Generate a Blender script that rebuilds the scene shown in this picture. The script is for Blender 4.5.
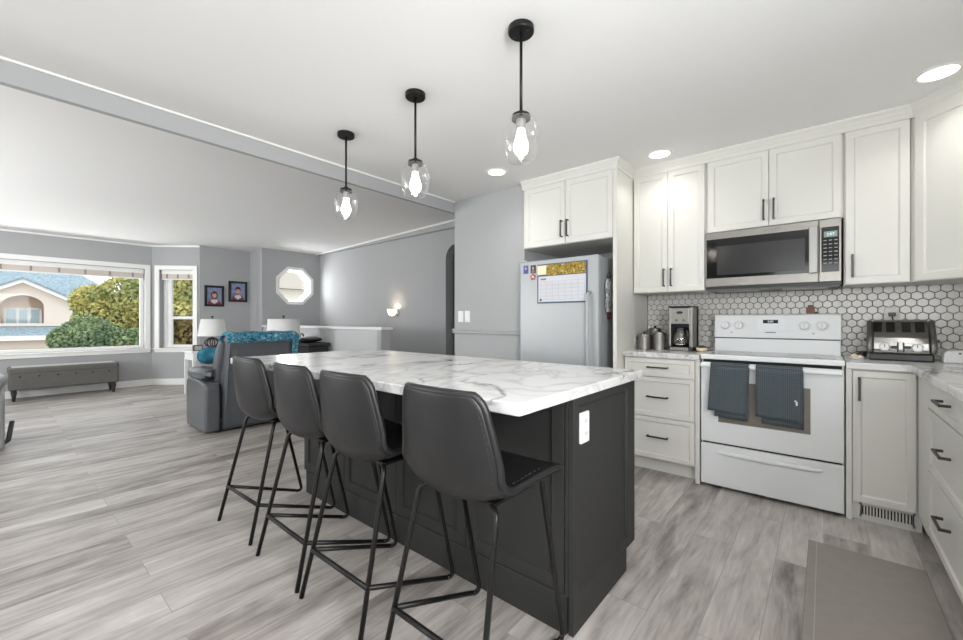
import bpy, bmesh, math, random
from mathutils import Vector, Matrix
random.seed(7)
PI = math.pi
R = math.radians
for o in list(bpy.data.objects):
    bpy.data.objects.remove(o)
SC = bpy.context.scene
COL = SC.collection

# ------------------------------------------------------------------ camera, world, lights, exposure
cam = bpy.data.cameras.new('camera')
cam.sensor_width = 36.0
cam.lens = 36.0 * 408 / 963
cam.clip_start = 0.05
cam.clip_end = 300
cam_o = bpy.data.objects.new('camera', cam)
cam_o.location = (0, 0, 1.16)
cam_o.rotation_euler = (R(90), 0, R(40))
COL.objects.link(cam_o)
SC.camera = cam_o
SC.view_settings.view_transform = 'Standard'
SC.view_settings.look = 'None'
SC.view_settings.gamma = 1
SC.view_settings.use_curve_mapping = False
SC.view_settings.exposure = 0.24
SC.cycles.max_bounces = 10
SC.cycles.diffuse_bounces = 6
SC.cycles.transparent_max_bounces = 16
SC.cycles.caustics_reflective = False
SC.cycles.caustics_refractive = False

W = bpy.data.worlds.new('sky')
SC.world = W
W.use_nodes = True
bg = W.node_tree.nodes['Background']
bg.inputs['Color'].default_value = (0.93, 0.97, 1.0, 1)
bg.inputs['Strength'].default_value = 1.85


def area(name, loc, rot, sx, sy, power, color=(1, 1, 1), shape='RECTANGLE', spread=180, portal=False):
    l = bpy.data.lights.new(name, 'AREA')
    l.shape = shape
    l.size = sx
    l.size_y = sy
    l.energy = power
    l.color = color
    l.spread = R(spread)
    if portal:
        l.cycles.is_portal = True
    o = bpy.data.objects.new(name, l)
    o.location = loc
    o.rotation_euler = rot
    COL.objects.link(o)
    return o


# added daylight fill from unseen openings behind the camera, aimed at ceilings and fronts
DAY = (0.98, 0.99, 1.0)
area('fill_dining_window', (0.05, -3.22, 1.5), (R(92), 0, 0), 1.6, 1.5, 30, DAY)
area('fill_patio_door', (-3.9, -3.22, 1.25), (R(163), 0, 0), 2.4, 2.0, 48, DAY)
area('fill_living_window', (-6.25, -3.22, 1.4), (R(140), 0, 0), 1.9, 1.6, 165, DAY)
area('daylight_sink_window', (1.06, 0.0, 1.6), (R(108), 0, R(90)), 1.5, 0.9, 96, DAY)
# unseen lamp added below the bay sill as ground bounce, brightening the living ceiling
area('bay_bounce_fill', (-10.2, 0.1, 0.30), (R(128), 0, R(-90)), 3.2, 0.5, 60, DAY)
# light portals of the bay windows, and the bright side daylight of the octagon window
area('portal_bay_window', (-9.30, 0.05, 1.36), (R(90), 0, R(-90)), 3.3, 1.4, 1, DAY, portal=True)
area('daylight_octagon_window', (-8.30, 3.75, 1.84), (R(74), 0, R(-62)), 0.42, 0.42, 15, DAY)
# ------------------------------------------------------------------ helpers


def lin(c):
    def f(v):
        v = v / 255
        return v / 12.92 if v <= 0.04045 else ((v + 0.055) / 1.055) ** 2.4
    return (f(c[0]), f(c[1]), f(c[2]), 1)


MATS = {}


def mat(name, rgb, rough=0.5, metal=0.0, bump=0.0, bscale=60, spec=0.5, var=0.0, vscale=3, emit=0, coat=0.0):
    """A procedural principled material: rgb is the surface's own colour (sRGB), optional noise bump and colour variation."""
    if name in MATS:
        return MATS[name]
    m = bpy.data.materials.new(name)
    m.use_nodes = True
    nt = m.node_tree
    b = nt.nodes['Principled BSDF']
    c = lin(rgb)
    b.inputs['Base Color'].default_value = c
    b.inputs['Roughness'].default_value = rough
    b.inputs['Metallic'].default_value = metal
    b.inputs['Specular IOR Level'].default_value = spec
    if coat:
        b.inputs['Coat Weight'].default_value = coat
        b.inputs['Coat Roughness'].default_value = 0.1
    tc = nt.nodes.new('ShaderNodeTexCoord')
    if var:
        n = nt.nodes.new('ShaderNodeTexNoise')
        n.inputs['Scale'].default_value = vscale
        n.inputs['Detail'].default_value = 5
        r = nt.nodes.new('ShaderNodeMapRange')
        r.inputs[1].default_value = 0.3
        r.inputs[2].default_value = 0.7
        r.inputs[3].default_value = 1 - var
        r.inputs[4].default_value = 1 + var
        mx = nt.nodes.new('ShaderNodeVectorMath')
        mx.operation = 'SCALE'
        mx.inputs[0].default_value = c[:3]
        nt.links.new(tc.outputs['Object'], n.inputs['Vector'])
        nt.links.new(n.outputs['Fac'], r.inputs[0])
        nt.links.new(r.outputs[0], mx.inputs['Scale'])
        nt.links.new(mx.outputs[0], b.inputs['Base Color'])
    if bump:
        n = nt.nodes.new('ShaderNodeTexNoise')
        n.inputs['Scale'].default_value = bscale
        n.inputs['Detail'].default_value = 4
        bp = nt.nodes.new('ShaderNodeBump')
        bp.inputs['Strength'].default_value = bump
        bp.inputs['Distance'].default_value = 0.01
        nt.links.new(tc.outputs['Object'], n.inputs['Vector'])
        nt.links.new(n.outputs['Fac'], bp.inputs['Height'])
        nt.links.new(bp.outputs['Normal'], b.inputs['Normal'])
    if emit:
        b.inputs['Emission Color'].default_value = c
        b.inputs['Emission Strength'].default_value = emit
    MATS[name] = m
    return m


def glass_mat(name, tint=(1, 1, 1), refl=0.08, edge=0.5, rough=0.02, edgecol=(1, 1, 1)):
    """Thin clear pane: see-through with a mirror share that grows towards grazing angles."""
    if name in MATS:
        return MATS[name]
    m = bpy.data.materials.new(name)
    m.use_nodes = True
    nt = m.node_tree
    nt.nodes.clear()
    out = nt.nodes.new('ShaderNodeOutputMaterial')
    t = nt.nodes.new('ShaderNodeBsdfTransparent')
    t.inputs['Color'].default_value = (*tint, 1)
    g = nt.nodes.new('ShaderNodeBsdfGlossy')
    g.inputs['Roughness'].default_value = rough
    g.inputs['Color'].default_value = (*edgecol, 1)
    lw = nt.nodes.new('ShaderNodeLayerWeight')
    lw.inputs['Blend'].default_value = 0.35
    r = nt.nodes.new('ShaderNodeMapRange')
    r.inputs[3].default_value = refl
    r.inputs[4].default_value = edge
    mx = nt.nodes.new('ShaderNodeMixShader')
    nt.links.new(lw.outputs['Facing'], r.inputs[0])
    nt.links.new(r.outputs[0], mx.inputs[0])
    nt.links.new(t.outputs[0], mx.inputs[1])
    nt.links.new(g.outputs[0], mx.inputs[2])
    nt.links.new(mx.outputs[0], out.inputs[0])
    MATS[name] = m
    return m


class MB:
    """Collects shapes into one bmesh."""

    def __init__(self):
        self.bm = bmesh.new()

    def box(self, x0, x1, y0, y1, z0, z1, M=None):
        r = bmesh.ops.create_cube(self.bm, size=1)
        T = Matrix.Translation(((x0 + x1) / 2, (y0 + y1) / 2, (z0 + z1) / 2)) @ Matrix.Diagonal((abs(x1 - x0), abs(y1 - y0), abs(z1 - z0), 1))
        if M is not None:
            T = M @ T
        bmesh.ops.transform(self.bm, matrix=T, verts=r['verts'])
        return self

    def cyl(self, p0, p1, r, seg=20, r2=None):
        p0, p1 = Vector(p0), Vector(p1)
        d = p1 - p0
        q = d.to_track_quat('Z', 'Y').to_matrix().to_4x4()
        v = bmesh.ops.create_cone(self.bm, cap_ends=True, segments=seg, radius1=r, radius2=r if r2 is None else r2, depth=d.length)
        bmesh.ops.transform(self.bm, matrix=Matrix.Translation((p0 + p1) / 2) @ q, verts=v['verts'])
        return self

    def sph(self, c, r, sx=1, sy=1, sz=1, seg=16):
        v = bmesh.ops.create_uvsphere(self.bm, u_segments=seg, v_segments=max(6, seg // 2), radius=r)
        bmesh.ops.transform(self.bm, matrix=Matrix.Translation(c) @ Matrix.Diagonal((sx, sy, sz, 1)), verts=v['verts'])
        return self

    def tube(self, pts, r, seg=10, closed=False):
        pts = [Vector(p) for p in pts]
        n = len(pts)
        rings = []
        up = None
        for i, p in enumerate(pts):
            if closed:
                t = (pts[(i + 1) % n] - pts[i - 1]).normalized()
            else:
                t = (pts[min(i + 1, n - 1)] - pts[max(i - 1, 0)]).normalized()
            if up is None:
                up = Vector((0, 0, 1)) if abs(t.z) < 0.9 else Vector((1, 0, 0))
            a = t.cross(up).normalized()
            up = a.cross(t).normalized()
            rings.append([self.bm.verts.new(p + r * (math.cos(2 * PI * k / seg) * a + math.sin(2 * PI * k / seg) * up)) for k in range(seg)])
        m = n if closed else n - 1
        for i in range(m):
            A, B = rings[i], rings[(i + 1) % n]
            for k in range(seg):
                self.bm.faces.new((A[k], A[(k + 1) % seg], B[(k + 1) % seg], B[k]))
        if not closed:
            self.bm.faces.new(rings[0][::-1])
            self.bm.faces.new(rings[-1])
        return self

    def lathe(self, prof, c=(0, 0, 0), seg=28, sx=1, sy=1):
        rings = []
        for (r, z) in prof:
            if r < 1e-5:
                rings.append([self.bm.verts.new((c[0], c[1], c[2] + z))])
            else:
                rings.append([self.bm.verts.new((c[0] + sx * r * math.cos(2 * PI * k / seg), c[1] + sy * r * math.sin(2 * PI * k / seg), c[2] + z)) for k in range(seg)])
        for A, B in zip(rings, rings[1:]):
            for k in range(seg):
                k2 = (k + 1) % seg
                vs = []
                for v in (A[k % len(A)], A[k2 % len(A)], B[k2 % len(B)], B[k % len(B)]):
                    if v not in vs:
                        vs.append(v)
                if len(vs) > 2:
                    self.bm.faces.new(vs)
        return self

    def prism(self, poly, h0, h1, axis='z'):
        """poly: list of 2D points, extruded from h0 to h1 along the axis (z: xy, y: xz, x: yz)."""
        def P(a, b, h):
            return {'z': (a, b, h), 'y': (a, h, b), 'x': (h, a, b)}[axis]
        A = [self.bm.verts.new(P(a, b, h0)) for a, b in poly]
        B = [self.bm.verts.new(P(a, b, h1)) for a, b in poly]
        n = len(poly)
        self.bm.faces.new(A)
        self.bm.faces.new(B[::-1])
        for i in range(n):
            self.bm.faces.new((A[i], B[i], B[(i + 1) % n], A[(i + 1) % n]))
        return self

    def grid(self, f, nu, nv, closed_u=False):
        V = [[self.bm.verts.new(f(i / (nu if closed_u else nu - 1), j / (nv - 1))) for j in range(nv)] for i in range(nu)]
        for i in range(nu if closed_u else nu - 1):
            for j in range(nv - 1):
                self.bm.faces.new((V[i][j], V[(i + 1) % nu][j], V[(i + 1) % nu][j + 1], V[i][j + 1]))
        return self

    def holed(self, outer, holes, h0, h1, P):
        """A slab with holes: outlines in 2D, P(a, b, h) -> 3D."""
        loops = [outer] + holes
        V0, V1 = [], []
        edges = []
        for lp in loops:
            a = [self.bm.verts.new(P(x, y, h0)) for x, y in lp]
            V0.append(a)
            for i in range(len(a)):
                edges.append(self.bm.edges.new((a[i], a[(i + 1) % len(a)])))
        r = bmesh.ops.triangle_fill(self.bm, use_beauty=True, edges=edges)
        fs = [g for g in r['geom'] if isinstance(g, bmesh.types.BMFace)]
        ex = bmesh.ops.extrude_face_region(self.bm, geom=fs)
        vs = [g for g in ex['geom'] if isinstance(g, bmesh.types.BMVert)]
        d = Vector(P(0, 0, h1)) - Vector(P(0, 0, h0))
        bmesh.ops.translate(self.bm, vec=d, verts=vs)
        return self

    def build(self, name, m, parent=None, smooth=False, bevel=0, solid=0, sub=0, seg=2, loc=None):
        bmesh.ops.recalc_face_normals(self.bm, faces=self.bm.faces)
        me = bpy.data.meshes.new(name)
        self.bm.to_mesh(me)
        self.bm.free()
        if smooth:
            for p in me.polygons:
                p.use_smooth = True
        me.materials.append(m)
        o = bpy.data.objects.new(name, me)
        COL.objects.link(o)
        if parent is not None:
            o.parent = parent
        if loc is not None:
            o.location = loc
        if solid:
            s = o.modifiers.new('thickness', 'SOLIDIFY')
            s.thickness = solid
            s.offset = 0
        if bevel:
            b = o.modifiers.new('bevel', 'BEVEL')
            b.width = bevel
            b.segments = seg
            b.limit_method = 'ANGLE'
            b.angle_limit = R(40)
            b.harden_normals = False
        if sub:
            s = o.modifiers.new('smooth', 'SUBSURF')
            s.levels = sub
            s.render_levels = sub
        return o


def tag(o, label, cat, group=None):
    o['label'] = label
    o['category'] = cat
    if group:
        o['group'] = group
    return o


def thing(name, label, cat, loc=(0, 0, 0), rz=0, group=None):
    o = bpy.data.objects.new(name, None)
    o.empty_display_size = 0.05
    COL.objects.link(o)
    o.location = loc
    o.rotation_euler = (0, 0, rz)
    return tag(o, label, cat, group)


def struct(name, mb, m, **k):
    o = mb.build(name, m, **k)
    o['kind'] = 'structure'
    return o


def copy_tree(o, parent=None):
    c = o.copy()
    COL.objects.link(c)
    if parent is not None:
        c.parent = parent
    for ch in list(o.children):
        copy_tree(ch, c)
    return c


def text_mesh(s, size, M, name, m, parent):
    cu = bpy.data.curves.new(name, 'FONT')
    cu.body = s
    cu.size = size
    cu.extrude = 0.0004
    cu.align_x = 'CENTER'
    cu.align_y = 'CENTER'
    t = bpy.data.objects.new(name, cu)
    COL.objects.link(t)
    dg = bpy.context.evaluated_depsgraph_get()
    me = bpy.data.meshes.new_from_object(t.evaluated_get(dg))
    bpy.data.objects.remove(t)
    me.transform(M)
    me.materials.clear()
    me.materials.append(m)
    o = bpy.data.objects.new(name, me)
    COL.objects.link(o)
    o.parent = parent
    return o


FRONT = Matrix.Rotation(R(90), 4, 'X')     # text facing -Y, upright


def at_front(x, y, z):
    return Matrix.Translation((x, y, z)) @ FRONT


def door_mb(x0, x1, z0, z1, y0=-0.02, t=0.02, rail=0.058, depth=0.009):
    """Shaker front facing -Y: frame with recessed flat panel and a small sloped bead."""
    mb = MB()
    bm = mb.bm
    mb.box(x0, x1, y0, y0 + t, z0, z1)
    bm.faces.ensure_lookup_table()
    bmesh.ops.recalc_face_normals(bm, faces=bm.faces)
    f = [f for f in bm.faces if f.normal.y < -0.9]
    bmesh.ops.inset_region(bm, faces=f, thickness=rail, depth=0)
    f = [f for f in f if f.is_valid]
    bmesh.ops.inset_region(bm, faces=f, thickness=0.004, depth=-0.005)
    f = [f for f in f if f.is_valid]
    bmesh.ops.inset_region(bm, faces=f, thickness=0.006, depth=-(depth - 0.005))
    return mb


def handle(parent, cx, cz, y, L=0.145, vertical=False, m=None):
    """Square bar pull with two posts, standing off a front at y."""
    mb = MB()
    w = 0.0055
    for s in (-1, 1):
        if vertical:
            mb.box(cx - w, cx + w, y - 0.028, y, cz + s * (L / 2 - w) - w, cz + s * (L / 2 - w) + w)
        else:
            mb.box(cx + s * (L / 2 - w) - w, cx + s * (L / 2 - w) + w, y - 0.028, y, cz - w, cz + w)
    if vertical:
        mb.box(cx - w, cx + w, y - 0.036, y - 0.026, cz - L / 2, cz + L / 2)
    else:
        mb.box(cx - L / 2, cx + L / 2, y - 0.036, y - 0.026, cz - w, cz + w)
    return mb.build('handle', m or BRONZE, parent, bevel=0.0015)


# ------------------------------------------------------------------ materials
WALL = mat('wall_paint_grey', (168, 169, 170), 0.85, bump=0.03, bscale=180)
CEIL = mat('ceiling_paint_white', (232, 232, 231), 0.95, bump=0.05, bscale=120)
WHITE = mat('white_trim_paint', (234, 234, 232), 0.45)
CAB = mat('white_cabinet_lacquer', (214, 213, 207), 0.38)
BRONZE = mat('dark_bronze_metal', (74, 70, 67), 0.4, 0.75)
BLACKM = mat('black_metal', (38, 37, 37), 0.38, 0.6)
DARKCAB = mat('charcoal_cabinet_paint', (50, 50, 49), 0.5, spec=0.2)
APPL = mat('white_appliance_enamel', (224, 226, 227), 0.22)
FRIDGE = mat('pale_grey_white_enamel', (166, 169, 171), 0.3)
STEEL = mat('brushed_steel', (140, 137, 132), 0.34, 0.85, var=0.05, vscale=14)
CHROME = mat('polished_chrome', (170, 169, 167), 0.2, 1.0)
BLACKP = mat('black_plastic', (22, 22, 23), 0.35)
BLACKG = mat('black_glass', (14, 14, 15), 0.08, spec=0.35)
RUBBER = mat('dark_gap', (18, 18, 18), 0.8)
PLATE = mat('white_switch_plastic', (226, 226, 226), 0.35)
LEATHER = mat('charcoal_leather', (24, 24, 25), 0.38, bump=0.12, bscale=350, var=0.06, vscale=8)
STITCH = mat('grey_thread', (58, 58, 58), 0.8)
SOFAL = mat('blue_grey_leather', (90, 93, 97), 0.32, bump=0.15, bscale=90, var=0.08, vscale=5)
SOFAG = mat('light_grey_leather', (150, 151, 151), 0.34, bump=0.12, bscale=90, var=0.05, vscale=5)
CARPET = mat('mat_grey_rubber', (142, 136, 130), 0.8, bump=0.15, bscale=300, var=0.04, vscale=20)
GLASS = glass_mat('window_glass', refl=0.004, edge=0.06)
PGLASS = glass_mat('pendant_glass', tint=(0.97, 0.97, 0.97), refl=0.025, edge=0.5, rough=0.08)


def floor_material():
    m = bpy.data.materials.new('grey_plank_floor')
    m.use_nodes = True
    nt = m.node_tree
    N, L = nt.nodes.new, nt.links.new
    b = nt.nodes['Principled BSDF']
    tc = N('ShaderNodeTexCoord')
    mp = N('ShaderNodeMapping')
    mp.inputs['Rotation'].default_value = (0, 0, R(90))
    L(tc.outputs['Object'], mp.inputs['Vector'])
    br = N('ShaderNodeTexBrick')
    br.offset = 0.37
    br.inputs['Color1'].default_value = (0, 0, 0, 1)
    br.inputs['Color2'].default_value = (1, 1, 1, 1)
    br.inputs['Mortar'].default_value = (0.3, 0.3, 0.3, 1)
    br.inputs['Scale'].default_value = 1
    br.inputs['Mortar Size'].default_value = 0.0012
    br.inputs['Brick Width'].default_value = 1.22
    br.inputs['Row Height'].default_value = 0.18
    L(mp.outputs[0], br.inputs['Vector'])
    # grain stretched along the plank, shifted per plank
    sh = N('ShaderNodeVectorMath')
    sh.operation = 'SCALE'
    sh.inputs['Scale'].default_value = 37
    L(br.outputs['Color'], sh.inputs[0])
    ad = N('ShaderNodeVectorMath')
    ad.operation = 'ADD'
    L(tc.outputs['Object'], ad.inputs[0])
    L(sh.outputs[0], ad.inputs[1])

    def noise(sx, sy, det, dist=0.0):
        q = N('ShaderNodeMapping')
        q.inputs['Scale'].default_value = (sx, sy, 1)
        L(ad.outputs[0], q.inputs['Vector'])
        n = N('ShaderNodeTexNoise')
        n.inputs['Scale'].default_value = 1
        n.inputs['Detail'].default_value = det
        n.inputs['Roughness'].default_value = 0.6
        n.inputs['Distortion'].default_value = dist
        L(q.outputs[0], n.inputs['Vector'])
        return n
    n1 = noise(11, 1.5, 6, 0.8)
    n2 = noise(70, 6, 4)
    n3 = noise(5, 1.6, 4, 1.2)

    def math_(op, a, bb):
        n = N('ShaderNodeMath')
        n.operation = op
        for i, v in enumerate((a, bb)):
            if isinstance(v, (int, float)):
                n.inputs[i].default_value = v
            else:
                L(v, n.inputs[i])
        return n.outputs[0]
    s = math_('ADD', math_('MULTIPLY', n1.outputs['Fac'], 0.5), math_('MULTIPLY', n2.outputs['Fac'], 0.2))
    s = math_('ADD', s, math_('MULTIPLY', n3.outputs['Fac'], 0.34))
    sep = N('ShaderNodeSeparateColor')
    L(br.outputs['Color'], sep.inputs[0])
    s = math_('ADD', s, math_('MULTIPLY', math_('SUBTRACT', sep.outputs[0], 0.5), 0.12))
    cr = N('ShaderNodeValToRGB')
    e = cr.color_ramp.elements
    e[0].position = 0.36
    e[0].color = lin((108, 102, 97))
    e[1].position = 0.72
    e[1].color = lin((206, 202, 197))
    e2 = cr.color_ramp.elements.new(0.52)
    e2.color = lin((165, 159, 154))
    L(s, cr.inputs[0])
    mx = N('ShaderNodeMix')
    mx.data_type = 'RGBA'
    mx.inputs[7].default_value = lin((138, 133, 128))
    L(br.outputs['Fac'], mx.inputs[0])
    L(cr.outputs[0], mx.inputs[6])
    L(mx.outputs[2], b.inputs['Base Color'])
    b.inputs['Roughness'].default_value = 0.42
    bp = N('ShaderNodeBump')
    bp.inputs['Strength'].default_value = 0.08
    bp.inputs['Distance'].default_value = 0.004
    L(n2.outputs['Fac'], bp.inputs['Height'])
    L(bp.outputs['Normal'], b.inputs['Normal'])
    return m


def marble_material():
    m = bpy.data.materials.new('white_marble_laminate')
    m.use_nodes = True
    nt = m.node_tree
    N, L = nt.nodes.new, nt.links.new
    b = nt.nodes['Principled BSDF']
    tc = N('ShaderNodeTexCoord')
    mp = N('ShaderNodeMapping')
    mp.inputs['Rotation'].default_value = (0, 0, R(35))
    mp.inputs['Scale'].default_value = (1.0, 0.55, 1.0)
    L(tc.outputs['Object'], mp.inputs['Vector'])

    def vein(scale, dist, width, strength, off):
        n = N('ShaderNodeTexNoise')
        n.inputs['Scale'].default_value = scale
        n.inputs['Detail'].default_value = 6
        n.inputs['Roughness'].default_value = 0.55
        n.inputs['Distortion'].default_value = dist
        o = N('ShaderNodeVectorMath')
        o.operation = 'ADD'
        o.inputs[1].default_value = (off, off * 1.7, 0)
        L(mp.outputs[0], o.inputs[0])
        L(o.outputs[0], n.inputs['Vector'])
        a = N('ShaderNodeMath')
        a.operation = 'SUBTRACT'
        a.inputs[1].default_value = 0.5
        L(n.outputs['Fac'], a.inputs[0])
        c = N('ShaderNodeMath')
        c.operation = 'ABSOLUTE'
        L(a.outputs[0], c.inputs[0])
        r = N('ShaderNodeMapRange')
        r.inputs[1].default_value = 0
        r.inputs[2].default_value = width
        r.inputs[3].default_value = strength
        r.inputs[4].default_value = 0
        L(c.outputs[0], r.inputs[0])
        return r.outputs[0]
    v1 = vein(2.0, 0.9, 0.022, 0.95, 0)
    v2 = vein(3.4, 1.2, 0.05, 0.28, 9)
    mk = N('ShaderNodeTexNoise')
    mk.inputs['Scale'].default_value = 2.2
    L(tc.outputs['Object'], mk.inputs['Vector'])
    mr = N('ShaderNodeMapRange')
    mr.inputs[1].default_value = 0.42
    mr.inputs[2].default_value = 0.62
    L(mk.outputs['Fac'], mr.inputs[0])
    mu = N('ShaderNodeMath')
    mu.operation = 'MULTIPLY'
    L(v1, mu.inputs[0])
    L(mr.outputs[0], mu.inputs[1])
    ad = N('ShaderNodeMath')
    ad.operation = 'ADD'
    ad.use_clamp = True
    L(mu.outputs[0], ad.inputs[0])
    L(v2, ad.inputs[1])
    mx = N('ShaderNodeMix')
    mx.data_type = 'RGBA'
    mx.inputs[6].default_value = lin((215, 215, 214))
    mx.inputs[7].default_value = lin((104, 103, 102))
    L(ad.outputs[0], mx.inputs[0])
    L(mx.outputs[2], b.inputs['Base Color'])
    b.inputs['Roughness'].default_value = 0.2
    return m


def waffle_material(name, rgb):
    m = bpy.data.materials.new(name)
    m.use_nodes = True
    nt = m.node_tree
    N, L = nt.nodes.new, nt.links.new
    b = nt.nodes['Principled BSDF']
    b.inputs['Roughness'].default_value = 0.95
    b.inputs['Specular IOR Level'].default_value = 0.1
    tc = N('ShaderNodeTexCoord')
    sp = N('ShaderNodeSeparateXYZ')
    L(tc.outputs['Object'], sp.inputs[0])
    outs = []
    for ax in ('X', 'Z'):
        a = N('ShaderNodeMath')
        a.operation = 'MULTIPLY'
        a.inputs[1].default_value = 2 * PI / 0.0105
        L(sp.outputs[ax], a.inputs[0])
        s = N('ShaderNodeMath')
        s.operation = 'SINE'
        L(a.outputs[0], s.inputs[0])
        outs.append(s.outputs[0])
    mxx = N('ShaderNodeMath')
    mxx.operation = 'MAXIMUM'
    L(outs[0], mxx.inputs[0])
    L(outs[1], mxx.inputs[1])
    r = N('ShaderNodeMapRange')
    r.inputs[1].default_value = -0.6
    r.inputs[2].default_value = 1.0
    L(mxx.outputs[0], r.inputs[0])
    mx = N('ShaderNodeMix')
    mx.data_type = 'RGBA'
    c = lin(rgb)
    mx.inputs[6].default_value = (c[0] * .45, c[1] * .45, c[2] * .45, 1)
    mx.inputs[7].default_value = (c[0] * 1.25, c[1] * 1.25, c[2] * 1.25, 1)
    L(r.outputs[0], mx.inputs[0])
    L(mx.outputs[2], b.inputs['Base Color'])
    return m


def speckle_material(name, cols, scale, rough=0.9, stretch=(1, 1, 1), pos=None):
    """Noise mapped through a ramp of colours (foliage, shingles, woven cloth, printed pictures)."""
    m = bpy.data.materials.new(name)
    m.use_nodes = True
    nt = m.node_tree
    N, L = nt.nodes.new, nt.links.new
    b = nt.nodes['Principled BSDF']
    b.inputs['Roughness'].default_value = rough
    b.inputs['Specular IOR Level'].default_value = 0.2
    tc = N('ShaderNodeTexCoord')
    mp = N('ShaderNodeMapping')
    mp.inputs['Scale'].default_value = stretch
    n = N('ShaderNodeTexNoise')
    n.inputs['Scale'].default_value = scale
    n.inputs['Detail'].default_value = 4
    cr = N('ShaderNodeValToRGB')
    els = cr.color_ramp.elements
    k = len(cols)
    for i, c in enumerate(cols):
        p = 0.3 + 0.4 * i / (k - 1)
        if i < 2:
            els[i].position = p
            els[i].color = lin(c)
        else:
            e = els.new(p)
            e.color = lin(c)
    L(tc.outputs['Object'], mp.inputs['Vector'])
    L(mp.outputs[0], n.inputs['Vector'])
    L(n.outputs['Fac'], cr.inputs[0])
    L(cr.outputs[0], b.inputs['Base Color'])
    return m


FLOOR = floor_material()
MARBLE = marble_material()
TOWEL = waffle_material('slate_blue_waffle_cloth', (82, 90, 95))

# ------------------------------------------------------------------ the setting
WY, WX, KZ = 3.78, 1.0, 2.40           # kitchen back wall, right wall, kitchen ceiling
EX = -2.97                              # edge of the kitchen ceiling (beam face)
BX = -9.2                              # bay window wall
PX, JY, OX, SY = -8.62, 3.21, -8.06, 4.35
BY = -3.3                              # wall behind the camera

struct('floor', MB().box(-9.6, 1.3, -3.6, 6.1, -0.12, 0), FLOOR)
struct('ceiling', MB().box(EX - 0.02, 1.2, -3.5, 4.0, KZ, KZ + 0.12), CEIL)
mb = MB()
mb.prism([(-9.6, 2.478), (-2.95, 2.644), (-2.95, 2.80), (-9.6, 2.80)], -3.5, 6.1, 'y')
struct('ceiling_living', mb, CEIL)
mb = MB().box(EX - 0.04, EX, -3.5, 3.12, 2.283, 2.75)
struct('wall_beam', mb, WALL)
struct('beam_edge_highlight', MB().box(EX - 0.002, EX + 0.012, -3.3, 3.10, KZ - 0.012, KZ), WHITE, bevel=0.003)  # white strip standing in for the highlight on the beam's top edge

struct('wall_range', MB().box(-2.12, 1.2, WY, WY + 0.15, 0, 2.6), WALL)
struct('wall_right', MB().holed([(BY - 0.2, 0), (WY + 0.15, 0), (WY + 0.15, 2.6), (BY - 0.2, 2.6)], [[(-0.75, 1.15), (0.75, 1.15), (0.75, 2.05), (-0.75, 2.05)]], WX, WX + 0.15, lambda a, b, h: (h, a, b)), WALL)
f = MB().holed([(-0.75, 1.15), (0.75, 1.15), (0.75, 2.05), (-0.75, 2.05)], [[(-0.69, 1.21), (0.69, 1.21), (0.69, 1.99), (-0.69, 1.99)]], WX + 0.08, WX + 0.12, lambda a, b, h: (h, a, b))
f.holed([(-0.83, 1.07), (0.83, 1.07), (0.83, 2.13), (-0.83, 2.13)], [[(-0.75, 1.15), (0.75, 1.15), (0.75, 2.05), (-0.75, 2.05)]], WX - 0.02, WX, lambda a, b, h: (h, a, b))
struct('window_7', f, WHITE)
struct('wall_fridge', MB().box(EX, -2.09, 3.10, SY + 0.2, 0, 2.7), WALL)
# chair rail on the wall beside the refrigerator
mb = MB()
mb.box(EX - 0.012, -2.09, 3.082, 3.10, 1.022, 1.072)
mb.box(EX - 0.02, -2.09, 3.074, 3.10, 1.052, 1.066)
mb.box(EX - 0.016, -2.09, 3.078, 3.10, 1.026, 1.034)
struct('trim_2', mb, WALL, bevel=0.003)
struct('baseboard_fridge', MB().box(EX - 0.012, -2.09, 3.086, 3.10, 0, 0.1), WHITE, bevel=0.003)

# wall behind the camera, with two windows and a patio door
holes = [[(-0.78, 0.75), (0.88, 0.75), (0.88, 2.25), (-0.78, 2.25)], [(-5.1, 0.06), (-2.7, 0.06), (-2.7, 2.2), (-5.1, 2.2)], [(-7.2, 0.6), (-5.3, 0.6), (-5.3, 2.2), (-7.2, 2.2)]]
struct('wall_back', MB().holed([(-9.6, 0), (1.2, 0), (1.2, 2.7), (-9.6, 2.7)], holes, BY - 0.2, BY, lambda a, b, h: (a, h, b)), WALL)
for i, h in enumerate(holes):
    x0, z0, x1, z1 = h[0][0], h[0][1], h[2][0], h[2][1]
    f = MB()
    for (a, b, c, d) in ((x0, x0 + 0.06, z0, z1), (x1 - 0.06, x1, z0, z1), (x0, x1, z0, z0 + 0.06), (x0, x1, z1 - 0.06, z1), ((x0 + x1) / 2 - 0.03, (x0 + x1) / 2 + 0.03, z0, z1)):
        f.box(a, b, BY - 0.14, BY - 0.1, c, d)
    struct('window_%d' % (i + 3), f, WHITE)

# bay window wall
Y1 = 1.80
WZ0, WZ1 = 0.66, 2.06
hole = [(-1.6, WZ0), (1.70, WZ0), (1.70, WZ1), (-1.6, WZ1)]
struct('wall_window', MB().holed([(BY, 0), (Y1 + 0.02, 0), (Y1 + 0.02, 2.7), (BY, 2.7)], [hole], BX - 0.2, BX, lambda a, b, h: (h, a, b)), WALL)


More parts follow.
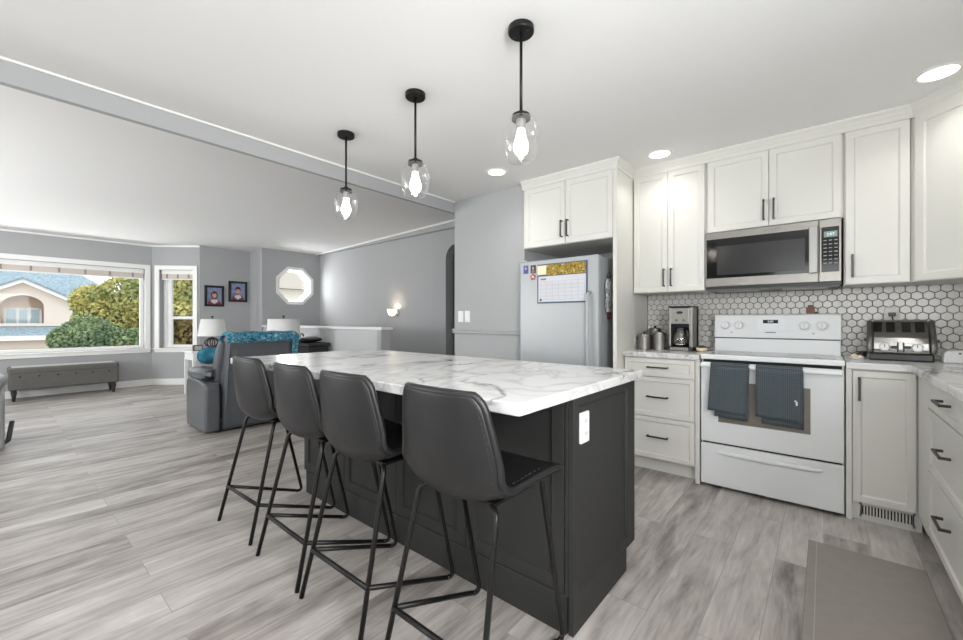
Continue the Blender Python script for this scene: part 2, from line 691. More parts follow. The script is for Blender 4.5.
def window_unit(name, w, z0, z1, ow, M, mull=None, meeting=None):
    """A window in local coordinates: x along the wall 0..w (glass opening), room side towards -y."""
    e = bpy.data.objects.new(name, None)
    COL.objects.link(e)
    e.matrix_world = M
    e['kind'] = 'structure'
    def XZ(a, b, h):
        return (a, h, b)
    c = MB().holed([(-ow, z0 - ow), (w + ow, z0 - ow), (w + ow, z1 + ow), (-ow, z1 + ow)], [[(0, z0), (w, z0), (w, z1), (0, z1)]], -0.024, 0, XZ)
    c.build('casing', WHITE, e, bevel=0.004)
    c = MB()
    c.box(-ow - 0.01, w + ow + 0.01, -0.05, 0.14, z0 - 0.02, z0)
    c.build('sill', WHITE, e, bevel=0.004)
    t = 0.05
    f = MB().holed([(0, z0), (w, z0), (w, z1), (0, z1)], [[(t, z0 + t), (w - t, z0 + t), (w - t, z1 - t), (t, z1 - t)]], 0.1, 0.15, XZ)
    if mull:
        for x in mull:
            f.box(x - 0.03, x + 0.03, 0.098, 0.148, z0 + 0.02, z1 - 0.02)
    if meeting:
        f.box(meeting[0], meeting[1], 0.095, 0.15, meeting[2] - 0.025, meeting[2] + 0.025)
    f.build('sash_frame', WHITE, e, bevel=0.004)
    g = MB()
    g.box(t * 0.5, w - t * 0.5, 0.124, 0.128, z0 + t * 0.5, z1 - t * 0.5)
    g.build('pane', GLASS, e)
    return e


# local x -> world Y reversed? room side is +X: local -y = +X, so rotate +90 about z
M1 = Matrix.Translation((BX, -1.6, 0)) @ Matrix.Rotation(R(90), 4, 'Z')
window_unit('window_1', 3.3, WZ0, WZ1, 0.075, M1, mull=[0.9])
# angled side of the bay
kx = 0.575
A, B = Vector((BX, Y1, 0)), Vector((BX + kx, Y1 + kx, 0))
Ld = (B - A).length
M2 = Matrix.Translation(A) @ Matrix.Rotation(R(45), 4, 'Z')
s0, s1 = 0.13, 0.70
mbw = MB().holed([(-0.06, 0), (Ld, 0), (Ld, 2.7), (-0.06, 2.7)], [[(s0, WZ0), (s1, WZ0), (s1, WZ1), (s0, WZ1)]], 0, 0.2, lambda a, b, h: (a, h, b))
bmesh.ops.transform(mbw.bm, matrix=M2, verts=mbw.bm.verts)
struct('wall_bay', mbw, WALL)
window_unit('window_2', s1 - s0, WZ0, WZ1, 0.075, M2 @ Matrix.Translation((s0, 0, 0)), mull=[0.11], meeting=(0.14, s1 - s0, 1.2))
# photo wall, short return, octagon wall, stair wall
struct('wall_photos', MB().box(PX - 0.15, PX, Y1 + kx - 0.01, JY, 0, 2.7), WALL)
struct('wall_return', MB().box(PX - 0.15, OX - 0.19, JY, JY + 0.15, 0, 2.7), WALL)
OC, ORAD = (3.835, 1.837), 0.315


def octagon(r):
    return [(OC[0] + r / math.cos(PI / 8) * math.cos(PI / 8 + k * PI / 4), OC[1] + r / math.cos(PI / 8) * math.sin(PI / 8 + k * PI / 4)) for k in range(8)]


struct('wall_octagon', MB().holed([(JY, 0), (SY + 0.1, 0), (SY + 0.1, 2.7), (JY, 2.7)], [octagon(ORAD)], OX - 0.2, OX, lambda a, b, h: (h, a, b)), WALL)
e = bpy.data.objects.new('window_6', None)
COL.objects.link(e)
e['kind'] = 'structure'
MB().holed(octagon(ORAD + 0.055), [octagon(ORAD - 0.005)], OX, OX + 0.022, lambda a, b, h: (h, a, b)).build('casing', WHITE, e, bevel=0.003)
MB().holed(octagon(ORAD), [octagon(ORAD - 0.03)], OX - 0.195, OX - 0.15, lambda a, b, h: (h, a, b)).build('sash_frame', WHITE, e)
MB().prism(octagon(ORAD - 0.01), OX - 0.175, OX - 0.171, 'x').build('pane', GLASS, e)
MB().holed(octagon(ORAD), [octagon(ORAD - 0.012)], OX - 0.15, OX, lambda a, b, h: (h, a, b)).build('jamb_liner', WHITE, e)

# stair wall with the arched hall opening
arch = [(-4.35, 0.0), (-3.15, 0.0), (-3.15, 2.28)]
for k in range(7):
    a = R(90) + k * R(90) / 6
    arch.append((-4.35 + 0.2 + 0.2 * math.cos(a), 2.08 + 0.2 * math.sin(a)))
outer = [(-8.3, -0.02), (EX + 0.1, -0.02), (EX + 0.1, 2.75), (-8.3, 2.75)]
arch2 = [(x, max(z, 0.0)) for x, z in arch]
struct('wall_stair', MB().holed(outer, [arch2], SY, SY + 0.15, lambda a, b, h: (a, h, b)), WALL)
struct('wall_hall', MB().box(-5.6, -2.6, 5.9, 6.05, 0, 2.75).box(-5.7, -5.55, SY + 0.15, 6.05, 0, 2.75).box(-2.7, -2.55, SY + 0.15, 6.05, 0, 2.75), WALL)
# soffit band along the top of the stair wall, with the crown line under the ceiling
mb = MB()
mb.prism([(OX, 2.505), (EX, 2.515), (EX, 2.70), (OX, 2.70)], SY - 0.06, SY, 'y')
struct('wall_soffit', mb, WALL)
mb = MB()
mb.prism([(OX, 2.497), (EX, 2.622), (EX, 2.67), (OX, 2.54)], SY - 0.085, SY - 0.06, 'y')
struct('trim_3', mb, WHITE)
# pale crown strip under the ceiling of the window side
mb = MB()
mb.box(BX, BX + 0.02, BY, Y1, 2.465, 2.51)
struct('trim_4', mb, WHITE)
mb = MB().box(0, Ld, -0.02, 0, 2.468, 2.515)
bmesh.ops.transform(mb.bm, matrix=M2, verts=mb.bm.verts)
struct('trim_5', mb, WHITE)
# pony wall along the stairwell
struct('wall_pony', MB().box(OX, -4.50, 3.24, 3.36, 0, 1.03), mat('pony_wall_paint', (196, 197, 198), 0.85))
struct('trim_6', MB().box(OX, -4.38, 3.205, 3.395, 1.03, 1.065), WHITE, bevel=0.004)
struct('trim_7', MB().box(-4.50, -4.41, 3.225, 3.375, 0, 1.03), mat('newel_paint_grey', (172, 173, 175), 0.7), bevel=0.004)
# baseboards
struct('baseboard_window', MB().box(BX, BX + 0.016, BY, Y1, 0, 0.11), WHITE, bevel=0.004)
mb = MB().box(0, Ld, -0.016, 0, 0, 0.11)
bmesh.ops.transform(mb.bm, matrix=M2, verts=mb.bm.verts)
struct('baseboard_bay', mb, WHITE, bevel=0.004)
struct('baseboard_photos', MB().box(PX, PX + 0.016, Y1 + kx, JY, 0, 0.11), WHITE, bevel=0.004)
struct('baseboard_pony', MB().box(OX, -4.5, 3.224, 3.24, 0, 0.11), WHITE, bevel=0.004)

# hexagon tile backsplash on the range wall and the right wall
GROUT = mat('dark_grey_grout', (98, 96, 93), 0.9)
TILE = mat('pale_grey_hexagon_tile', (206, 204, 199), 0.22, var=0.05, vscale=9)


def hex_tiles(mb, a0, a1, z0, z1, P):
    """Pillowed hexagon tiles, vertices up and down; P(a, z, d) maps to 3D with d out of the wall."""
    w = 0.0512
    r = w / math.sqrt(3)
    row = 0
    z = z0
    while z < z1 + r:
        a = a0 + (w / 2 if row % 2 else 0)
        while a < a1 + w / 2:
            if a - w / 2 > a0 - w and a + w / 2 < a1 + w:
                ring = []
                for s, d in ((0.93, 0.002), (0.93, 0.006), (0.82, 0.0075)):
                    pts = []
                    for k in range(6):
                        an = R(90) + k * R(60)
                        aa = a + s * r * math.cos(an)
                        zz = z + s * r * math.sin(an)
                        aa = min(max(aa, a0), a1)
                        zz = min(max(zz, z0), z1)
                        pts.append(mb.bm.verts.new(P(aa, zz, d)))
                    ring.append(pts)
                for A_, B_ in zip(ring, ring[1:]):
                    for k in range(6):
                        mb.bm.faces.new((A_[k], A_[(k + 1) % 6], B_[(k + 1) % 6], B_[k]))
                mb.bm.faces.new(ring[-1])
            a += w
        z += 1.5 * r
        row += 1
    return mb


e = bpy.data.objects.new('trim_backsplash', None)
COL.objects.link(e)
e['kind'] = 'structure'
MB().box(-1.212, WX, WY - 0.004, WY, 0.915, 1.40).box(WX - 0.004, WX, 0.9, WY, 0.915, 1.40).build('grout', GROUT, e)
hex_tiles(MB(), -1.21, WX - 0.004, 0.916, 1.395, lambda a, z, d: (a, WY - 0.002 - d, z)).build('tiles', TILE, e)
hex_tiles(MB(), 0.92, WY - 0.006, 0.916, 1.395, lambda a, z, d: (WX - 0.002 - d, a, z)).build('tiles', TILE, e)

# ------------------------------------------------------------------ kitchen cabinets
CT = 0.915
CB = 0.877
FY = 3.22         # body front of the base run; doors stand 2 cm proud
DR = [(0.735, 0.868), (0.431, 0.729), (0.115, 0.425)]


def drawer_bank(e, x0, x1, hz=(0.805, 0.583, 0.284), L=0.145):
    for (z0, z1), h in zip(DR, hz):
        d = door_mb(x0 + 0.003, x1 - 0.003, z0, z1, rail=0.045).build('drawer', CAB, e, bevel=0.0015)
        handle(d, (x0 + x1) / 2, h, -0.02, L)


# left of the range: three drawers
e = thing('base_cabinet', 'white three-drawer base cabinet between the refrigerator panel and the range', 'cabinet', (0, FY, 0))
MB().box(-1.213, -0.70, 0, 0.55, 0.105, CB).build('body', CAB, e)
MB().box(-1.213, -0.70, 0.06, 0.075, 0, 0.105).build('toe_kick', CAB, e)
MB().box(-0.70, -0.672, -0.02, 0.55, 0, CB).build('side_panel', CAB, e, bevel=0.001)
drawer_bank(e, -1.210, -0.702, L=0.15)
# right of the range: one door, register in the toe kick
e = thing('base_cabinet', 'white single-door base cabinet right of the range with vent grille below', 'cabinet', (0, FY, 0))
MB().box(0.127, 0.40, 0, 0.55, 0.105, CB).build('body', CAB, e)
MB().box(0.099, 0.125, -0.02, 0.55, 0, CB).build('side_panel', CAB, e, bevel=0.001)
MB().box(0.125, 0.41, 0.02, 0.035, 0, 0.105).build('toe_kick', CAB, e)
d = door_mb(0.128, 0.383, 0.112, 0.868, rail=0.05).build('door', CAB, e, bevel=0.0015)
handle(d, 0.156, 0.765, -0.02, 0.135, True)
v = MB()
v.box(0.158, 0.384, 0.012, 0.02, 0.022, 0.034).box(0.158, 0.384, 0.012, 0.02, 0.088, 0.1).box(0.158, 0.168, 0.012, 0.02, 0.022, 0.1).box(0.374, 0.384, 0.012, 0.02, 0.022, 0.1)
n = 16
for k in range(n + 1):
    x = 0.166 + k * (0.376 - 0.166) / n
    v.box(x - 0.0032, x + 0.0032, 0.012, 0.02, 0.03, 0.092)
vg = v.build('vent_grille', CAB, e)
MB().box(0.166, 0.376, 0.017, 0.0195, 0.033, 0.09).build('vent_opening', RUBBER, vg)
# right run (faces -X): local x = -Y
RFX = 0.41
e = thing('base_cabinet', 'white drawer base cabinet of the right run, next to the corner', 'cabinet', (RFX, 2.93, 0), R(-90))
MB().box(-0.27, 0.0, -0.02, 0.02, 0.105, CB).build('corner_filler', CAB, e, bevel=0.001)
MB().box(0.0, 0.80, 0, 0.55, 0.105, CB).build('body', CAB, e)
MB().box(-0.3, 0.80, 0.06, 0.075, 0, 0.105).build('toe_kick', CAB, e)
drawer_bank(e, 0.0, 0.80, hz=(0.812, 0.60, 0.31), L=0.15)
e = thing('base_cabinet', 'white drawer base cabinet of the right run, end away from the corner', 'cabinet', (RFX, 2.13, 0), R(-90))
MB().box(0.0, 1.19, 0, 0.55, 0.105, CB).build('body', CAB, e)
MB().box(0.0, 1.19, 0.06, 0.075, 0, 0.105).build('toe_kick', CAB, e)
drawer_bank(e, 0.0, 1.19, hz=(0.812, 0.60, 0.31), L=0.15)
# countertops
tag(MB().box(-1.213, -0.672, 3.175, WY - 0.005, CB, CT).build('countertop', MARBLE, bevel=0.005), 'short white marbled countertop under the coffee maker, left of the range', 'countertop')
mb = MB().prism([(0.099, 3.175), (0.345, 3.175), (0.362, 3.158), (0.362, 0.92), (WX - 0.005, 0.92), (WX - 0.005, WY - 0.005), (0.099, WY - 0.005)], CB, CT)
tag(mb.build('countertop', MARBLE, bevel=0.005), 'L-shaped white marbled countertop in the right corner under the toaster', 'countertop')

# upper cabinets: doors face -Y at UY
UY = 3.42
UB, UT = 1.38, 2.325


def upper(label, x0, x1, doors, z0, z1, hside, d=WY - UY - 0.004, rail=0.056):
    e = thing('upper_cabinet', label, 'cabinet', (0, UY, 0))
    MB().box(x0, x1, 0, d, z0, UT + 0.07).build('body', CAB, e, bevel=0.001)
    for (a, b), hx in zip(doors, hside):
        o = door_mb(a, b, z0 + 0.003, z1, rail=rail).build('door', CAB, e, bevel=0.0015)
        if hx is not None:
            handle(o, hx, z0 + 0.113, -0.02, 0.14, True)
    return e


upper('white two-door upper cabinet above the coffee maker', -1.213, -0.676, [(-1.206, -0.943), (-0.939, -0.682)], UB, UT, [-0.966, -0.912])
upper('white two-door upper cabinet above the microwave', -0.674, 0.094, [(-0.660, -0.290), (-0.286, 0.084)], 1.802, UT, [-0.316, -0.260])
upper('white tall single-door upper cabinet above the toaster', 0.095, 0.385, [(0.103, 0.381)], UB, UT, [0.135])
# diagonal corner cabinet
e = thing('upper_cabinet', 'white diagonal corner upper cabinet at the right edge of the picture', 'cabinet', (0.387, UY, 0), R(-45))
dl = 0.61
W2 = 0.0
mbc = MB()
# body outline in world coordinates relative to the empty, rotated back into its frame
Q = Matrix.Rotation(R(45), 4, 'Z')
pts = [(0, 0.0), (0, WY - UY - 0.004), (WX - 0.391, WY - UY - 0.004), (WX - 0.391, -0.38), (0.38, -0.38)]
loc = [(Q @ Vector((x, y, 0))) for x, y in pts]
mbc.prism([(p.x, p.y) for p in loc], UB, UT + 0.07)
mbc.build('body', CAB, e, bevel=0.001)
fl = math.hypot(0.38, 0.38)
door_mb(0.035, fl - 0.02, UB + 0.003, UT, rail=0.062).build('door', CAB, e, bevel=0.0015)
# cabinet on the right wall, beyond the corner
e = thing('upper_cabinet', 'white upper cabinet on the right wall past the diagonal corner cabinet', 'cabinet', (0.767, 3.04, 0), R(-90))
MB().box(0.002, 0.8, 0, WX - 0.772, UB, UT + 0.07).build('body', CAB, e)
for a, b in ((0.006, 0.398), (0.402, 0.796)):
    door_mb(a, b, UB + 0.003, UT).build('door', CAB, e, bevel=0.0015)


# crown moulding along the uppers
def crown(path, name):
    prof = [(0.0, 2.325), (-0.006, 2.326), (-0.007, 2.352), (-0.012, 2.358), (-0.018, 2.372), (-0.030, 2.388), (-0.032, KZ), (0.0, KZ)]
    mb = MB()
    pts = [Vector((x, y)) for x, y in path]
    n = len(pts)
    rings = []
    for i, p in enumerate(pts):
        def nrm(a, b):
            d = (b - a).normalized()
            return Vector((-d.y, d.x))        # left of travel
        if i == 0:
            nn = nrm(pts[0], pts[1])
            k = 1
        elif i == n - 1:
            nn = nrm(pts[-2], pts[-1])
            k = 1
        else:
            n1, n2 = nrm(pts[i - 1], p), nrm(p, pts[i + 1])
            nn = (n1 + n2).normalized()
            k = 1 / max(0.3, nn.dot(n1))
        rings.append([mb.bm.verts.new((p.x + nn.x * q * k, p.y + nn.y * q * k, z)) for q, z in prof])
    m = len(prof)
    for A_, B_ in zip(rings, rings[1:]):
        for k in range(m):
            mb.bm.faces.new((A_[k], A_[(k + 1) % m], B_[(k + 1) % m], B_[k]))
    mb.bm.faces.new(rings[0])
    mb.bm.faces.new(rings[-1][::-1])
    return struct(name, mb, CAB)


FGX, FPX = -2.055, -1.216      # over-fridge cabinet, outer side of the tall panel
PF = 3.08                      # its front
UF = UY - 0.02
crown([(-2.088, PF - 0.02), (FPX, PF - 0.02), (FPX, UF), (0.387 + 0.008, UF), (0.387 + 0.372, UF - 0.372), (0.76, 2.2)], 'trim_8')

# over-fridge cabinet and tall end panel
e = thing('upper_cabinet', 'white deep two-door cabinet above the refrigerator with tall side panel', 'cabinet', (0, PF, 0))
FB = 1.80
MB().box(-2.085, -1.245, 0, WY - PF - 0.006, FB, 2.395).build('body', CAB, e, bevel=0.001)
MB().box(-1.245, FPX, -0.02, WY - PF - 0.006, 0, 2.395).build('side_panel', CAB, e, bevel=0.001)
for a, b, h in ((-2.063, -1.658, -1.684), (-1.654, -1.248, -1.628)):
    o = door_mb(a, b, FB + 0.003, 2.325, rail=0.06).build('door', CAB, e, bevel=0.0015)
    handle(o, h, FB + 0.125, -0.02, 0.14, True)

# ------------------------------------------------------------------ refrigerator
e = thing('refrigerator', 'white refrigerator in the alcove beside the grey wall', 'refrigerator', (0, 0, 0))
fx0, fx1, fd = -2.075, -1.335, 3.0
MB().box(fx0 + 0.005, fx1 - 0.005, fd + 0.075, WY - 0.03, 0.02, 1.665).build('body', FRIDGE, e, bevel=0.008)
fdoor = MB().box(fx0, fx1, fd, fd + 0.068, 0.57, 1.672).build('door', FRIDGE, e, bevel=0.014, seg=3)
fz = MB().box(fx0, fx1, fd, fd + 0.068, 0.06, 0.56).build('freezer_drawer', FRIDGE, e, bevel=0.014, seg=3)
mb = MB()
mb.tube([(fx1 - 0.075, fd, 1.38), (fx1 - 0.075, fd - 0.035, 1.36), (fx1 - 0.075, fd - 0.042, 1.30), (fx1 - 0.075, fd - 0.042, 0.74), (fx1 - 0.075, fd - 0.035, 0.69), (fx1 - 0.075, fd, 0.67)], 0.013)
mb.build('handle', FRIDGE, fdoor, smooth=True)
MB().tube([(fx0 + 0.12, fd, 0.5), (fx0 + 0.14, fd - 0.04, 0.5), (fx1 - 0.14, fd - 0.04, 0.5), (fx1 - 0.12, fd, 0.5)], 0.013).build('handle', FRIDGE, fz, smooth=True)
MB().box(fx0 + 0.01, fx0 + 0.07, fd + 0.005, fd + 0.11, 1.672, 1.684).build('hinge_cover', FRIDGE, e, bevel=0.003)
MB().box(fx0 + 0.004, fx1 - 0.004, fd + 0.068, fd + 0.075, 0.06, 1.665).build('door_gasket', mat('grey_gasket', (150, 152, 154), 0.8), e)
MB().box(fx0 + 0.03, fx1 - 0.03, fd + 0.03, fd + 0.09, 0.0, 0.06).build('base_grille', BLACKP, e)
# calendar on the door
c = thing('wall_calendar', 'month calendar with colourful landscape picture and navy border on the refrigerator door', 'calendar', (0, fd - 0.002, 0))
cx0, cx1, cz0, cz1 = -1.886, -1.425, 1.301, 1.634
MB().box(cx0, cx1, -0.005, 0, cz0, cz1).build('backing', mat('navy_border', (72, 86, 108), 0.6), c, bevel=0.001)
pic = speckle_material('calendar_landscape', [(156, 66, 42), (96, 112, 48), (196, 146, 62), (74, 96, 44), (206, 182, 112), (126, 146, 84)], 26, 0.6)
MB().box(cx0 + 0.085, cx1 - 0.012, -0.0065, -0.005, cz1 - 0.098, cz1 - 0.008).build('picture', pic, c)
MB().box(cx0 + 0.004, cx0 + 0.09, -0.008, -0.0045, cz1 - 0.09, cz1 - 0.012).build('note', mat('cream_note_paper', (238, 226, 196), 0.8), c)
MB().box(cx0 + 0.012, cx1 - 0.012, -0.0065, -0.0045, cz0 + 0.012, cz1 - 0.105).build('page', mat('calendar_page_paper', (206, 207, 212), 0.7), c)
g = MB()
gx0, gx1, gz0, gz1 = cx0 + 0.03, cx1 - 0.02, cz0 + 0.03, cz1 - 0.15
for k in range(8):
    x = gx0 + (gx1 - gx0) * k / 7
    g.box(x - 0.0006, x + 0.0006, -0.0072, -0.006, gz0, gz1)
for k in range(6):
    z = gz0 + (gz1 - gz0) * k / 5
    g.box(gx0, gx1, -0.0072, -0.006, z - 0.0006, z + 0.0006)
g.build('date_grid', mat('pale_grid_ink', (150, 154, 168), 0.8), c)
MB().box(cx0 + 0.035, cx0 + 0.09, -0.0072, -0.006, cz1 - 0.135, cz1 - 0.122).build('heading', mat('grey_ink', (120, 124, 134), 0.8), c)
MB().cyl((cx0 + 0.035, -0.007, cz0 + 0.03), (cx0 + 0.035, -0.0055, cz0 + 0.03), 0.011).build('sticker', mat('dark_sticker', (58, 56, 54), 0.7), c)


def fridge_photo(label, x0, x1, z0, z1, bgc, fg, fg2):
    p = thing('photo_magnet', label, 'magnet', (0, fd - 0.001, 0))
    MB().box(x0, x1, -0.004, 0, z0, z1).build('print', bgc, p)
    cx, w = (x0 + x1) / 2, (x1 - x0)
    MB().sph((cx, -0.004, z0 + (z1 - z0) * 0.62), w * 0.2, 1, 0.06, 1.2, 12).build('face', fg, p)
    MB().sph((cx, -0.004, z0 + (z1 - z0) * 0.22), w * 0.34, 1, 0.04, 0.9, 12).build('figure', fg2, p)


SKIN = mat('print_skin', (206, 160, 136), 0.6)
fridge_photo('small blue portrait photo magnet at the door corner', -2.03, -1.982, 1.567, 1.638, mat('print_blue', (70, 92, 160), 0.6), SKIN, mat('print_violet', (80, 84, 130), 0.6))
fridge_photo('small dark portrait photo magnet next to the calendar', -1.955, -1.905, 1.565, 1.635, mat('print_dark', (58, 52, 52), 0.6), SKIN, mat('print_grey', (120, 112, 108), 0.6))
m_ = MB()
for k in range(5):
    a = k * 2 * PI / 5 + 0.3
    m_.sph((-1.932 + 0.02 * math.cos(a), 0, 1.533 + 0.02 * math.sin(a)), 0.011, 1, 0.3, 1, 10)
mg = thing('flower_magnet', 'small red and white flower magnet below the two photo magnets', 'magnet', (0, fd - 0.004, 0))
m_.build('petals', mat('magnet_red', (176, 92, 84), 0.5), mg, smooth=True)
MB().sph((-1.932, -0.002, 1.533), 0.012, 1, 0.4, 1, 10).build('centre', mat('magnet_cream', (232, 224, 216), 0.5), mg, smooth=True)
# cloth hanging from a clip on the refrigerator side, red magnet below
cl = thing('hanging_oven_mitt', 'crumpled pale oven mitt hanging on the side of the refrigerator', 'oven mitt', (fx1 + 0.002, 3.17, 1.41))


def mitt(u, v):
    z = 0.17 * (1 - v) - 0.12
    w = 0.05 + 0.028 * math.sin(v * PI) + 0.012 * math.sin(9 * v)
    a = u * 2 * PI
    return (0.014 + 0.013 * math.cos(a) * (0.7 + 0.3 * math.sin(11 * v + 2 * u)), w * math.sin(a), z * 1.55)


MB().grid(mitt, 20, 16, True).build('cloth', speckle_material('mitt_cloth', [(206, 208, 210), (128, 130, 132), (226, 226, 226), (90, 92, 96)], 24), cl, smooth=True)
MB().cyl((0.0, 0, 0.10), (0.022, 0, 0.10), 0.013, 14).sph((0.016, 0, 0.12), 0.013).build('clip', mat('dark_grey_clip', (70, 72, 74), 0.4), cl, smooth=True)
mr = thing('butterfly_magnet', 'small dark red butterfly magnet on the refrigerator side', 'magnet', (fx1 - 0.003, 3.19, 1.195))
for s in (-1, 1):
    MB().sph((0.004, s * 0.018, 0.018), 0.02, 0.25, 0.8, 1.3, 10).sph((0.004, s * 0.015, -0.016), 0.016, 0.25, 0.8, 1.1, 10).build('wing', mat('magnet_dark_red', (134, 52, 56), 0.5), mr, smooth=True)

# ------------------------------------------------------------------ range
rx0, rx1, RF = -0.662, 0.092, 3.20
e = thing('range', 'white freestanding electric range with two dark towels on its door', 'range', (0, 0, 0))
MB().box(rx0, rx1, RF + 0.02, WY - 0.035, 0.03, 0.895).build('body', APPL, e)
MB().box(rx0 + 0.01, rx1 - 0.01, RF + 0.012, RF + 0.03, 0.02, 0.9).build('front_gap', RUBBER, e)
for x in (rx0 + 0.05, rx1 - 0.05):
    for y in (RF + 0.08, WY - 0.1):
        MB().cyl((x, y, 0), (x, y, 0.035), 0.015, 12).build('foot', BLACKP, e)
MB().box(rx0 - 0.003, rx1 + 0.003, RF - 0.012, WY - 0.12, 0.888, 0.921).build('cooktop_frame', APPL, e, bevel=0.007, seg=3)
MB().box(rx0 + 0.035, rx1 - 0.035, RF + 0.06, WY - 0.15, 0.9205, 0.9235).build('cooktop_glass', mat('grey_ceramic_glass', (120, 122, 124), 0.08), e, bevel=0.001)
for x, y, r in ((-0.48, 3.33, 0.1), (-0.09, 3.33, 0.085), (-0.48, 3.53, 0.08), (-0.09, 3.53, 0.1)):
    MB().tube([(x + r * math.cos(k * PI / 16), y + r * math.sin(k * PI / 16), 0.9236) for k in range(32)], 0.0009, 6, True).build('burner_ring', mat('ring_print', (165, 165, 165), 0.4), e)
# backguard
bp = MB()
bp.prism([(WY - 0.15, 0.915), (WY - 0.135, 1.02), (WY - 0.035, 1.02), (WY - 0.035, 0.915)], rx0 + 0.004, rx1 - 0.004, 'x')
bp.build('backguard', APPL, e, bevel=0.004)
bp = MB()
bp.prism([(WY - 0.142, 1.026), (WY - 0.118, 1.196), (WY - 0.105, 1.204), (WY - 0.035, 1.204), (WY - 0.035, 1.026)], rx0, rx1, 'x')
cp = bp.build('control_panel', APPL, e, bevel=0.006, seg=3)
MB().box(rx0 + 0.01, rx1 - 0.01, WY - 0.128, WY - 0.05, 1.016, 1.03).build('vent_gap', RUBBER, e)
SL = math.atan2(0.024, 0.17)


def on_panel(x, z):
    y = WY - 0.142 + 0.024 * (z - 1.026) / 0.17
    return Vector((x, y, z))


NRM = Vector((0, -math.cos(SL), math.sin(SL)))
for x in (-0.585, -0.495, -0.105, -0.010):
    p = on_panel(x, 1.118)
    k = MB().cyl(p, p + NRM * 0.006, 0.036, 28).cyl(p + NRM * 0.006, p + NRM * 0.026, 0.028, 28, 0.025).build('knob', APPL, cp, bevel=0.003)
    q = p + NRM * 0.027
    MB().box(-0.003, 0.003, -0.001, 0.001, -0.02, 0.02, Matrix.Translation(q) @ Matrix.Rotation(-SL, 4, 'X')).build('pointer', mat('knob_mark', (196, 198, 200), 0.5), k)
PM = Matrix.Rotation(-SL, 4, 'X')
p = on_panel(-0.298, 1.125)
MB().box(-0.085, 0.085, -0.0015, 0.002, -0.045, 0.045, Matrix.Translation(p + NRM * 0.001) @ PM).build('keypad', mat('keypad_film', (222, 226, 230), 0.3), cp)
p2 = on_panel(-0.3, 1.148)
disp = MB().box(-0.045, 0.045, -0.003, 0.002, -0.013, 0.013, Matrix.Translation(p2) @ PM).build('clock_display', BLACKG, cp)
LCD = mat('display_digits', (190, 205, 205), 0.4, emit=0.8)
text_mesh('2:00', 0.02, Matrix.Translation(p2 + NRM * 0.0036) @ PM @ FRONT, 'digits', LCD, disp)
INK = mat('grey_print', (120, 122, 126), 0.6)
for (x, z, w) in ((-0.3, 1.112, 0.035), (-0.3, 1.068, 0.032), (-0.235, 1.135, 0.008), (-0.235, 1.118, 0.008), (-0.36, 1.135, 0.008), (-0.545, 1.065, 0.006), (-0.055, 1.065, 0.006)):
    q = on_panel(x, z)
    MB().box(-w, w, -0.001, 0.001, -0.0035, 0.0035, Matrix.Translation(q + NRM * 0.0012) @ PM).build('printed_mark', INK, cp)
# oven door
od = MB().box(rx0, rx1, RF - 0.012, RF + 0.02, 0.316, 0.868).build('oven_door', APPL, e, bevel=0.008, seg=3)
MB().box(-0.555, -0.062, RF - 0.0145, RF - 0.0105, 0.462, 0.742).build('oven_window', mat('brown_grey_oven_glass', (122, 116, 106), 0.12), od, bevel=0.001)
hb = MB()
hb.box(rx0 + 0.005, rx1 - 0.005, RF - 0.068, RF - 0.043, 0.838, 0.864)
for x in (rx0 + 0.02, -0.352, rx1 - 0.02):
    hb.box(x - 0.014, x + 0.014, RF - 0.05, RF - 0.01, 0.836, 0.862)
hb.build('handle', APPL, od, bevel=0.008, seg=3)
dw = MB().box(rx0, rx1, RF - 0.012, RF + 0.02, 0.022, 0.304).build('storage_drawer', APPL, e, bevel=0.006)
mb = MB()
NS = 24


def pull(u, v):
    x = rx0 + 0.09 + (rx1 - rx0 - 0.18) * u
    s = math.sin(PI * u) ** 0.25
    a = v * PI
    return (x, RF - 0.0115 - 0.02 * s * math.sin(a), 0.252 + 0.020 * s * math.cos(a))


mb.grid(pull, NS, 8)
mb.build('drawer_pull', APPL, dw, smooth=True)


# towels over the oven handle
def towel(label, x0, x1, zf0, zf1, zb, skew, logo=None, seed=0):
    t = thing('dish_towel', label, 'towel', (0, RF - 0.055, 0))

    def layer(dx0, dx1, zl, zr, y, yw, zt, back=False):
        def f(u, v):
            x = (x0 + dx0) + (x1 + dx1 - x0 - dx0) * u + skew * v * (1 if not back else 0.5)
            zb_ = zl + (zr - zl) * u
            z = zt + (zb_ - zt) * v
            yy = y + yw * v + 0.004 * math.sin(u * 9 + seed) * v + 0.003 * math.sin(u * 17 + 5 * v)
            return (x, yy, z)
        return f

    def over(u, v):
        # drape across the bar: from the front edge over the top to the back
        a = PI * v
        x = x0 + (x1 - x0) * u
        return (x, -0.021 * math.cos(a), 0.853 + 0.017 * math.sin(a) ** 0.6)
    MB().grid(layer(0, 0, zf0, zf1, -0.021, 0.004, 0.853), 16, 14).build('front_fold', TOWEL, t, smooth=True, solid=0.007)
    MB().grid(over, 16, 10).build('top_fold', TOWEL, t, smooth=True, solid=0.007)
    MB().grid(layer(0.03, 0.004, zb, zb - 0.012, -0.009, 0.0, 0.853, True), 16, 14).build('under_fold', TOWEL, t, smooth=True, solid=0.006)
    MB().grid(layer(0.01, 0, zb + 0.05, zb + 0.045, 0.021, 0.008, 0.853, True), 16, 14).build('back_fold', TOWEL, t, smooth=True, solid=0.006)
    if logo:
        MB().sph((logo[0], -0.0275, logo[1]), 0.011, 0.55, 0.12, 1.3, 10).sph((logo[0] - 0.006, -0.0275, logo[1] + 0.015), 0.008, 0.8, 0.12, 0.7, 10).build('embroidered_mark', PLATE, t, smooth=True)
    return t


